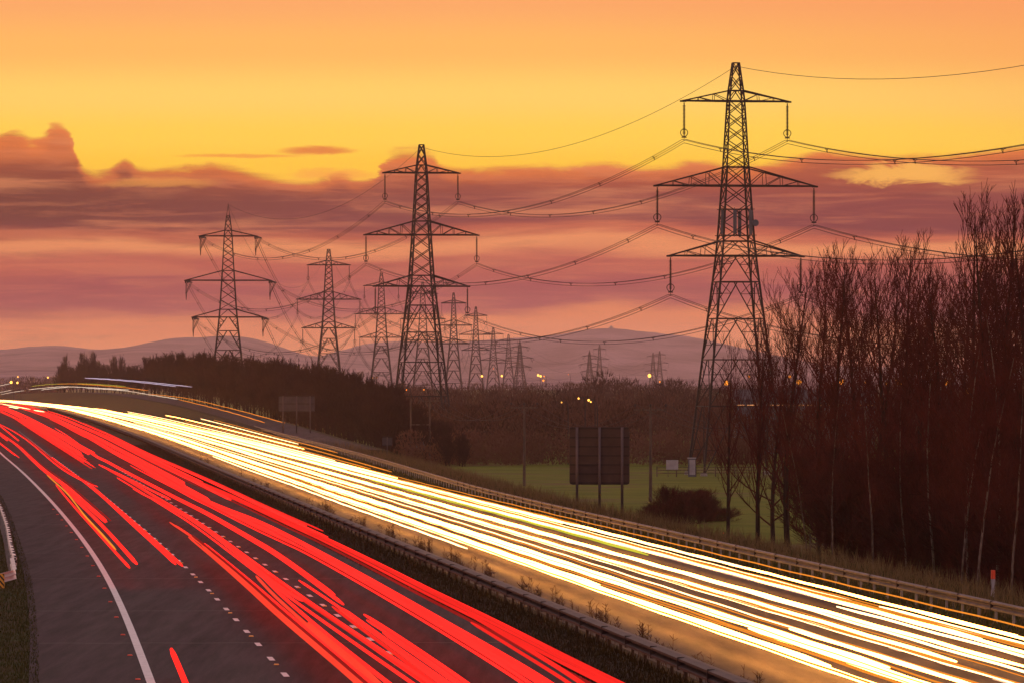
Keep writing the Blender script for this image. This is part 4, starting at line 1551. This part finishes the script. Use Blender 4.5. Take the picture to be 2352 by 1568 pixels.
# ------------------------------------------------------------------ lamps
def lamp(px, py, Y, r, hot, label, h=9.0):
    r *= 0.62 if px < 1650 else 1.15
    x, _, z = at(px, py, Y)
    zb = FIELD if z - FIELD < 16 else z - 14
    root = empty('street_lamp', (x, Y, zb))
    hh = z - zb
    mb = MB()
    mb.tube([(0.9, 0, -0.3), (0.9, 0, hh * 0.9), (0.7, 0, hh + r * 0.6), (0, 0, hh + r * 0.95)], [0.10, 0.07, 0.05, 0.05], 6)
    mb.build('pole', M['steel'], root)
    mb = MB()
    for i in range(6):
        a0, a1 = math.pi * i / 6, math.pi * (i + 1) / 6
        mb.bar((0, 0, hh + r * math.cos(a0)), (0, 0, hh + r * math.cos(a1)), max(0.02, r * math.sin(a0)), max(0.02, r * math.sin(a1)), 10, False)
    mb.build('lantern', M['lamp_hot'] if hot else M['lamp'], root)
    tag(root, label, 'street lamp', 'lit lamps across the plain')


LAMPS = [
    (25.6, 877, 1950, 0.75, 1, 'brighter of two yellow lamps at the left frame edge'), (40, 878, 1950, 0.6, 1, 'dimmer yellow lamp right of the bright left edge lamp'),
    (41, 864.5, 2300, 0.45, 1, 'small lamp above the two yellow left edge lamps'), (110, 866, 2150, 0.5, 1, 'lone lamp above the left crest of the road'),
    (854.5, 867, 2600, 0.65, 1, 'bright lamp left of the fifth pylon foot'), (866, 866, 2700, 0.35, 0, 'faint lamp just right of the lamp at the fifth pylon foot'),
    (844, 865, 2700, 0.30, 0, 'faint lamp just left of the lamp at the fifth pylon foot'), (859, 888, 1900, 0.3, 0, 'low dim lamp under the fifth pylon'),
    (933, 894, 1000, 0.25, 0, 'orange lamp left of the second tallest pylon legs'), (973.6, 894, 1010, 0.2, 0, 'orange lamp between the second tallest pylon legs'),
    (1107, 863, 2400, 0.75, 1, 'yellow lamp at the right foot of the eighth pylon'), (1152.6, 862.5, 2500, 0.75, 1, 'yellow lamp left of the tenth pylon foot'),
    (1236, 861, 2300, 0.75, 1, 'left lamp of the bright cluster on the skyline'), (1241.5, 863, 2320, 0.8, 1, 'brightest lamp of the skyline cluster'),
    (1250, 863.5, 2350, 0.45, 0, 'right small lamp of the bright skyline cluster'), (1248, 873, 2100, 0.6, 0, 'orange lamp hanging low under the skyline cluster'),
    (1133.5, 846, 2600, 0.35, 0, 'small lamp on the body of the ninth pylon'), (1305.6, 859, 2500, 0.3, 0, 'small dim lamp left of the wooded hump'),
    (1491.7, 862, 1500, 0.75, 1, 'very bright floodlight on the skyline right of the hump'), (1515.6, 876, 1500, 0.35, 0, 'orange lamp below the very bright floodlight'),
    (1329, 914, 790, 0.22, 1, 'yellow lamp in the wood, upper left of four'), (1352, 918, 790, 0.26, 1, 'yellow lamp in the wood, brightest of four'),
    (1357, 922, 788, 0.18, 1, 'yellow lamp in the wood, lowest right of four'), (1290, 923, 788, 0.16, 1, 'yellow lamp in the wood, far left of four'),
    (1668, 878.6, 1200, 0.45, 0, 'orange lamp seen through the tallest pylon'), (1721, 864, 1400, 0.25, 0, 'small lamp behind the slender tree by the pylon'),
    (1814, 864.5, 1400, 0.3, 0, 'small yellow lamp beside the straight poplar'), (1835, 876.7, 1200, 0.5, 0, 'orange lamp right of the straight poplar'),
    (1934, 876.7, 1200, 0.5, 0, 'orange lamp behind the left crown cluster'), (1990, 877, 1200, 0.3, 0, 'dim orange lamp left of the central crown'),
    (2038, 879.4, 1200, 0.35, 0, 'orange lamp left of the twin lamps behind the poplars'), (2062, 876.7, 1200, 0.55, 0, 'left of the twin orange lamps behind the poplars'),
    (2073.6, 876.7, 1200, 0.5, 0, 'right of the twin orange lamps behind the poplars'), (2104, 875, 1300, 0.25, 0, 'small lamp right of the twin orange lamps'),
    (2172, 876, 1200, 0.6, 0, 'largest orange lamp behind the right poplars'), (2225, 896.7, 1000, 0.4, 0, 'lowest orange lamp behind the tallest poplars'),
]
for a in LAMPS:
    lamp(*a)

# long shed with a row of lit windows behind the poplars
x0 = at(1690, 905, 900)[0]
x1 = at(2010, 905, 900)[0]
root = empty('shed', ((x0 + x1) / 2, 900, FIELD))
w = x1 - x0
mb = MB()
mb.box((0, 4, 4.3), (w, 8, 8.6))
mb.build('wall', M['grey_box'], root)
mb = MB()
mb.add([(-w / 2 - .4, -0.5, 8.6), (w / 2 + .4, -0.5, 8.6), (w / 2 + .4, 8.5, 8.6), (-w / 2 - .4, 8.5, 8.6), (-w / 2 - .4, 4, 10.2), (w / 2 + .4, 4, 10.2)],
       [(0, 1, 5, 4), (2, 3, 4, 5), (1, 2, 5), (3, 0, 4), (3, 2, 1, 0)])
mb.build('roof', M['sign_back'], root)
for k in range(14):
    mb = MB()
    mb.box((-w / 2 + w * (k + 0.5) / 14, -0.03, 7.7), (w / 14 * 0.72, 0.10, 0.16))
    mb.build('window', M['window'], root)
tag(root, 'long low shed with a row of glowing windows behind the poplars', 'shed')


# ------------------------------------------------------------------ fence, board and cabinet at the foot of the tallest pylon
def fence(name, pts, label, h=1.25):
    root = empty(name, pts[0])
    o_ = Vector(pts[0])
    for a, b in zip(pts[:-1], pts[1:]):
        a, b = Vector(a) - o_, Vector(b) - o_
        L = (b - a).length
        n = max(1, int(L / 2.0))
        for k in range(n + 1):
            q = a.lerp(b, k / n)
            mb = MB()
            mb.box((q.x, q.y, h / 2 - 0.1), (0.13, 0.13, h + 0.2))
            mb.build('post', M['wood'], root)
        for z in (0.45, 0.80, 1.12):
            mb = MB()
            mb.bar(a + Vector((0, -0.09, z)), b + Vector((0, -0.09, z)), 0.065)
            mb.build('rail', M['wood'], root)
    tag(root, label, 'fence')


fx = at(1508, 1090, 690)[0]
fence('timber_fence', [(fx, 688, FIELD), (fx + 9.5, 690, FIELD), (fx + 13, 691, FIELD), (fx + 20, 694, FIELD)],
      'wooden post and rail fence at the foot of the tallest pylon')
fence('timber_fence', [(19.5, 372, -3.0), (26, 367, -3.0), (33, 360, -3.0)], 'wooden fence at the foot of the leftmost poplars', 1.1)
bx = at(1544, 1070, 686)
root = empty('notice_board', (bx[0], 686, FIELD))
mb = MB(); mb.box((0, 0, 1.5), (1.45, 0.06, 1.15)); mb.build('panel', M['white'], root)
for s in (-1, 1):
    mb = MB(); mb.bar((s * 0.5, 0.09, -0.2), (s * 0.5, 0.09, 2.0), 0.05); mb.build('leg', M['wood'], root)
tag(root, 'pale blank board standing by the fence left of the tallest pylon', 'board')
cx_ = at(1589, 1050, 689)
root = empty('equipment_cabinet', (cx_[0], 689, FIELD))
mb = MB(); mb.box((0, 0, 1.1), (0.9, 0.7, 2.2)); mb.build('body', M['grey_box'], root)
mb = MB(); mb.box((0, 0, 2.26), (1.05, 0.85, 0.11)); mb.build('lid', M['white'], root)
mb = MB(); mb.box((0.05, -0.37, 1.15), (0.7, 0.04, 1.8)); mb.build('door', M['white'], root)
tag(root, 'small grey equipment cabinet between the feet of the tallest pylon', 'cabinet')


# ------------------------------------------------------------------ verge grass and weeds
def blades(name, sampler, n, hgt, wid, mat, label, cat, seed):
    rg = np.random.default_rng(seed)
    c = sampler(rg, n)
    h = rg.uniform(hgt[0], hgt[1], n)
    az = rg.random(n) * 2 * np.pi
    wv = np.stack([np.cos(az), np.sin(az) * 0.5, np.zeros(n)], 1) * (rg.uniform(wid[0], wid[1], n)[:, None])
    ln = np.stack([rg.normal(0, .28, n) * h, rg.normal(0, .28, n) * h, h], 1)
    V = np.stack([c - wv, c + wv, c + ln], 1).reshape(-1, 3)
    me = np_mesh(name, V, np.arange(n * 3).reshape(-1, 3))
    o_ = link(name, me, mat)
    tag(o_, label, cat, None, 'stuff')


def s_left(rg, n):
    Y = 140 * (460 / 140) ** rg.random(n)
    d = rg.random(n) ** 1.2 * 7.5
    x = T(Y) + 0.25 - d
    z = np.interp(d, [0, 4, 9], [-0.03, 0.05, -1.0]) - 0.02
    return np.stack([x, Y, z], 1)


def s_mid(rg, n):
    Y = 130 * (700 / 130) ** rg.random(n)
    d = rg.random(n) * 2.4
    return np.stack([B(Y) - 2.5 + d, Y, np.interp(d, [0, 2.3], [0.0, 0.12])], 1)


def s_right(rg, n):
    Y = 150 * (900 / 150) ** rg.random(n)
    d = rg.random(n) * 16 - 2.2
    return np.stack([G(Y) + d, Y, np.interp(d, [-2.2, 0, 4.5, 9, 15], [-0.02, 0, -0.1, -1.6, FIELD])], 1)


def s_rightdry(rg, n):
    Y = 170 * (700 / 170) ** rg.random(n)
    d = rg.random(n) * 12 + 0.8
    return np.stack([G(Y) + d, Y, np.interp(d, [0, 4.5, 9, 15], [0, -0.1, -1.6, FIELD])], 1)


blades('verge_grass', s_left, 60000, (0.05, 0.16), (0.012, 0.03), M['blade'], 'dark short grass on the near verge at lower left', 'grass', 1)
blades('verge_grass', s_mid, 42000, (0.05, 0.24), (0.012, 0.03), M['blade_dark'], 'short dark grass under the central guard rail', 'grass', 2)
blades('verge_grass', s_right, 70000, (0.10, 0.35), (0.02, 0.05), M['blade'], 'rough grass on the far verge below the guard rail', 'grass', 3)
blades('dry_grass', s_rightdry, 26000, (0.4, 1.1), (0.012, 0.03), M['drygrass'], 'tall dry brown grass behind the far guard rail', 'grass', 4)

rg_ = random.Random(3)
segs = []
for k in range(230):
    Y = 140 * (620 / 140) ** rg_.random()
    if rg_.random() < 0.5: Y = rg_.choice((165, 178, 192, 205, 222, 236, 255, 280, 300, 330)) + rg_.uniform(-3, 3)
    x = float(B(Y)) + rg_.uniform(0.30, 0.75)
    h = rg_.uniform(0.25, 1.15)
    for s in range(rg_.randint(1, 3)):
        p0 = Vector((x + rg_.uniform(-.1, .1), Y + rg_.uniform(-.2, .2), 0.02))
        p1 = p0 + Vector((rg_.uniform(-.08, .08), 0, h * rg_.uniform(.8, 1.05)))
        segs.append((p0, p1, 0.010, 0.006))
        for q in range(10):
            t = rg_.uniform(0.35, 1.0)
            b0 = p0.lerp(p1, t)
            segs.append((b0, b0 + Vector((rg_.uniform(-.13, .13), rg_.uniform(-.05, .05), rg_.uniform(.04, .16))), 0.009, 0.006))
me = segs_mesh('dead_weeds', segs, 3)
tag(link('dead_weeds', me, M['weed']), 'dead brown weed stalks along the lit side of the central guard rail', 'weeds', None, 'stuff')


# ------------------------------------------------------------------ haze
mb = MB()
mb.box((0, 7150, 68), (5900, 14900, 148))
hz = mb.build('haze', None)
m, nt, out = new_mat('haze_air')
pv = nt.nodes.new('ShaderNodeVolumePrincipled')
pv.inputs['Color'].default_value = (0.96, 0.80, 0.84, 1)
pv.inputs['Density'].default_value = 0.000054
pv.inputs['Anisotropy'].default_value = 0.82
nt.links.new(pv.outputs[0], out.inputs['Volume'])
hz.data.materials.append(m)
tag(hz, kind='stuff')

# ------------------------------------------------------------------ sky
world = bpy.data.worlds.new('World')
scene.world = world
world.use_nodes = True
nt = world.node_tree
nt.nodes.clear()
N = nt.nodes.new
Lk = nt.links.new


def val(x):
    return x


def math_(op, a, b=None, c=None, clamp=False):
    n = N('ShaderNodeMath')
    n.operation = op
    n.use_clamp = clamp
    for i, v in enumerate((a, b, c)):
        if v is None: continue
        if isinstance(v, (int, float)):
            n.inputs[i].default_value = v
        else:
            Lk(v, n.inputs[i])
    return n.outputs[0]


def ramp(fac, stops, interp='EASE'):
    n = N('ShaderNodeValToRGB')
    cr = n.color_ramp
    cr.interpolation = interp
    while len(cr.elements) < len(stops):
        cr.elements.new(0.5)
    for e, (p_, c_) in zip(cr.elements, stops):
        e.position = p_
        e.color = (*c_, 1)
    Lk(fac, n.inputs[0])
    return n.outputs[0]


def mix(f, a, b):
    n = N('ShaderNodeMixRGB')
    for i, v in enumerate((f, a, b)):
        if isinstance(v, (int, float)):
            n.inputs[i].default_value = v
        elif isinstance(v, tuple):
            n.inputs[i].default_value = (*v, 1)
        else:
            Lk(v, n.inputs[i])
    return n.outputs[0]


def noise(vec, scale, detail=4, rough=0.55, dist=0.0):
    n = N('ShaderNodeTexNoise')
    n.inputs['Scale'].default_value = scale
    n.inputs['Detail'].default_value = detail
    n.inputs['Roughness'].default_value = rough
    n.inputs['Distortion'].default_value = dist
    Lk(vec, n.inputs['Vector'])
    return n.outputs['Fac']


def sstep(x, lo, hi):
    n = N('ShaderNodeMapRange')
    n.interpolation_type = 'SMOOTHSTEP'
    n.inputs['From Min'].default_value = lo
    n.inputs['From Max'].default_value = hi
    Lk(x, n.inputs[0])
    return n.outputs[0]


tc = N('ShaderNodeTexCoord')
sp = N('ShaderNodeSeparateXYZ')
Lk(tc.outputs['Generated'], sp.inputs[0])
dx, dy, dz = sp.outputs
dya = math_('MAXIMUM', math_('ABSOLUTE', dy), 0.02)
u = math_('MULTIPLY_ADD', math_('DIVIDE', dx, dya), F / 2352, CX / 2352)      # 0..1 across the field of view
v = math_('MULTIPLY_ADD', math_('DIVIDE', dz, dya), -F / 1568, HZ / 1568)     # 0 = 3.8 deg up, 0.555 = horizon


def vec2(a, b, sa, sb, oz=0.0):
    n = N('ShaderNodeCombineXYZ')
    Lk(math_('MULTIPLY', a, sa), n.inputs[0])
    Lk(math_('MULTIPLY', b, sb), n.inputs[1])
    n.inputs[2].default_value = oz
    return n.outputs[0]


n_big = noise(vec2(u, v, 2.2, 7.0), 1.0, 3, 0.5)
n_str = noise(vec2(u, v, 3.0, 24.0, 3.1), 1.0, 5, 0.6, 0.4)
n_fine = noise(vec2(u, v, 20.0, 46.0, 7.7), 1.0, 8, 0.68, 0.6)

# outline of the cloud bank: height of its top edge across the view
fc = N('ShaderNodeFloatCurve')
TOP = [(0, 310), (40, 306), (80, 322), (105, 312), (130, 290), (158, 302), (178, 372), (205, 396), (258, 390), (292, 366), (318, 388), (400, 386), (500, 378),
       (600, 396), (690, 412), (735, 412), (780, 396), (822, 412), (860, 404), (892, 356), (950, 345), (992, 352), (1018, 378),
       (1100, 388), (1200, 382), (1300, 386), (1400, 378), (1480, 386), (1600, 374), (1700, 382), (1800, 366), (1900, 338),
       (2000, 348), (2100, 352), (2230, 346), (2352, 336)]
cm = fc.mapping.curves[0]
while len(cm.points) < len(TOP):
    cm.points.new(0.5, 0.5)
for p_, (x_, y_) in zip(cm.points, TOP):
    p_.location = (x_ / 2352, y_ / 1568)
    p_.handle_type = 'AUTO'
fc.mapping.update()
Lk(math_('ADD', u, math_('MULTIPLY', math_('SUBTRACT', n_fine, 0.5), 0.030)), fc.inputs['Value'])
topv = fc.outputs[0]
edge = math_('SUBTRACT', v, topv)
edge = math_('ADD', edge, math_('MULTIPLY', math_('SUBTRACT', n_str, 0.5), 0.036))
edge = math_('ADD', edge, math_('MULTIPLY', math_('SUBTRACT', n_fine, 0.5), 0.022))
bank = sstep(edge, -0.005, 0.010)

clear = ramp(v, [(0.0, lin((248, 166, 98))), (0.07, lin((252, 182, 92))), (0.14, lin((255, 206, 98))), (0.20, lin((255, 206, 72))),
                 (0.245, lin((255, 198, 54))), (0.30, lin((255, 178, 70)))])
# a slightly redder corner on the right
clear = mix(math_('MULTIPLY', sstep(math_('SUBTRACT', u, math_('MULTIPLY', v, 2.0)), 0.35, 1.1), 0.55), clear, lin((243, 146, 84)))
vw = math_('ADD', v, math_('MULTIPLY', math_('SUBTRACT', n_big, 0.5), 0.085))
vw = math_('ADD', vw, math_('MULTIPLY', math_('SUBTRACT', n_str, 0.5), 0.050))
inside = ramp(vw, [(0.232, lin((198, 100, 52))), (0.260, lin((158, 68, 48))), (0.296, lin((122, 46, 54))), (0.328, lin((112, 38, 54))),
                   (0.341, lin((180, 82, 62))), (0.360, lin((230, 142, 90))), (0.385, lin((176, 78, 68))), (0.425, lin((148, 56, 70))),
                   (0.452, lin((150, 58, 72))), (0.475, lin((234, 134, 82))), (0.505, lin((242, 148, 96))), (0.555, lin((226, 134, 112)))])
# bank is darker on the left
dark = math_('MULTIPLY', sstep(u, 0.62, -0.05), sstep(math_('ABSOLUTE', math_('SUBTRACT', vw, 0.295)), 0.075, 0.005))
inside = mix(math_('MULTIPLY', dark, 0.78), inside, lin((74, 26, 28)))
# warm rim just under the edge of the bank
rim = math_('MULTIPLY', sstep(edge, 0.028, 0.004), bank)
inside = mix(math_('MULTIPLY', rim, 0.55), inside, lin((238, 122, 48)))
# streaks of light through the bank
st = math_('MULTIPLY', sstep(n_str, 0.50, 0.72), sstep(v, 0.50, 0.30))
n_wisp = noise(vec2(u, v, 7.0, 60.0, 12.3), 1.0, 6, 0.65, 0.8)
inside = mix(math_('MULTIPLY', sstep(n_wisp, 0.46, 0.68), 0.32), inside, lin((222, 126, 84)))
inside = mix(math_('MULTIPLY', sstep(n_wisp, 0.50, 0.28), 0.30), inside, lin((96, 36, 40)))
inside = mix(math_('MULTIPLY', st, 0.5), inside, lin((232, 142, 92)))
sky = mix(bank, clear, inside)
# glowing gap on the right and a small orange cloud in the clear band


def blob(u0, v0, ru, rv, k=0.9):
    a = math_('POWER', math_('DIVIDE', math_('SUBTRACT', u, u0), ru), 2)
    b = math_('POWER', math_('DIVIDE', math_('ADD', math_('SUBTRACT', v, v0), math_('MULTIPLY', math_('SUBTRACT', n_fine, 0.5), k * rv)), rv), 2)
    return sstep(math_('ADD', a, b), 1.0, 0.05)


sky = mix(math_('MULTIPLY', blob(0.880, 0.256, 0.085, 0.018, 3.2), 0.85), sky, lin((255, 186, 82)))
sky = mix(math_('MULTIPLY', blob(0.155, 0.268, 0.07, 0.010, 2.2), 0.45), sky, lin((250, 168, 70)))
sky = mix(math_('MULTIPLY', blob(0.310, 0.2205, 0.045, 0.0075, 2.2), 0.85), sky, lin((222, 112, 52)))
sky = mix(math_('MULTIPLY', blob(0.235, 0.2285, 0.075, 0.0035, 2.2), 0.65), sky, lin((238, 136, 58)))
sky = mix(math_('MULTIPLY', blob(0.325, 0.256, 0.05, 0.010, 2.4), 0.55), sky, lin((246, 150, 66)))

# away from the afterglow: dusk overhead and behind
el = math_('ARCSINE', math_('MAXIMUM', math_('MINIMUM', dz, 1.0), -1.0))
over = ramp(math_('DIVIDE', el, math.pi / 2), [(0.0, (0.62, 0.34, 0.32)), (0.12, (0.56, 0.34, 0.33)), (0.35, (0.46, 0.33, 0.36)), (1.0, (0.36, 0.30, 0.38))], 'LINEAR')
ahead = math_('MULTIPLY', sstep(dy, 0.25, 0.93), sstep(dz, 0.26, 0.06))
sky = mix(ahead, over, sky)
# the sky texture adds the clear twilight air behind the clouds
nish = N('ShaderNodeTexSky')
nish.sky_type = 'NISHITA'
nish.sun_disc = False
nish.sun_elevation = R(-3.0)
nish.sun_rotation = R(0.0)
bg1 = N('ShaderNodeBackground')
bg2 = N('ShaderNodeBackground')
Lk(sky, bg1.inputs[0])
bg1.inputs[1].default_value = 1.07
Lk(nish.outputs[0], bg2.inputs[0])
bg2.inputs[1].default_value = 0.05
ad = N('ShaderNodeAddShader')
Lk(bg1.outputs[0], ad.inputs[0])
Lk(bg2.outputs[0], ad.inputs[1])
wo = N('ShaderNodeOutputWorld')
Lk(ad.outputs[0], wo.inputs[0])

sun = bpy.data.lights.new('sun', 'SUN')
sun.energy = 0.08
sun.angle = R(8)
sun.color = (1.0, 0.50, 0.42)
so = bpy.data.objects.new('sun', sun)
so.rotation_euler = (R(-88.0), 0, 0)            # light travels towards -Y: the sun has just gone down ahead
so.location = (0, 0, 80)
COL.objects.link(so)

# ------------------------------------------------------------------ camera and render settings
cam = bpy.data.cameras.new('camera')
cam.sensor_width = 36
cam.lens = F / 2352 * 36
cam.shift_y = (HZ - 784) / 2352
cam.clip_start = 1
cam.clip_end = 40000
co = bpy.data.objects.new('camera', cam)
co.location = (0, 0, HC)
co.rotation_euler = (R(90), 0, 0)
COL.objects.link(co)
scene.camera = co
scene.view_settings.view_transform = 'Standard'
scene.view_settings.look = 'None'
scene.view_settings.exposure = 0
scene.view_settings.gamma = 1
scene.render.engine = 'CYCLES'
scene.cycles.max_bounces = 5
scene.cycles.diffuse_bounces = 2
scene.cycles.glossy_bounces = 2
scene.cycles.volume_bounces = 0
scene.cycles.sample_clamp_indirect = 4
scene.cycles.use_denoising = True
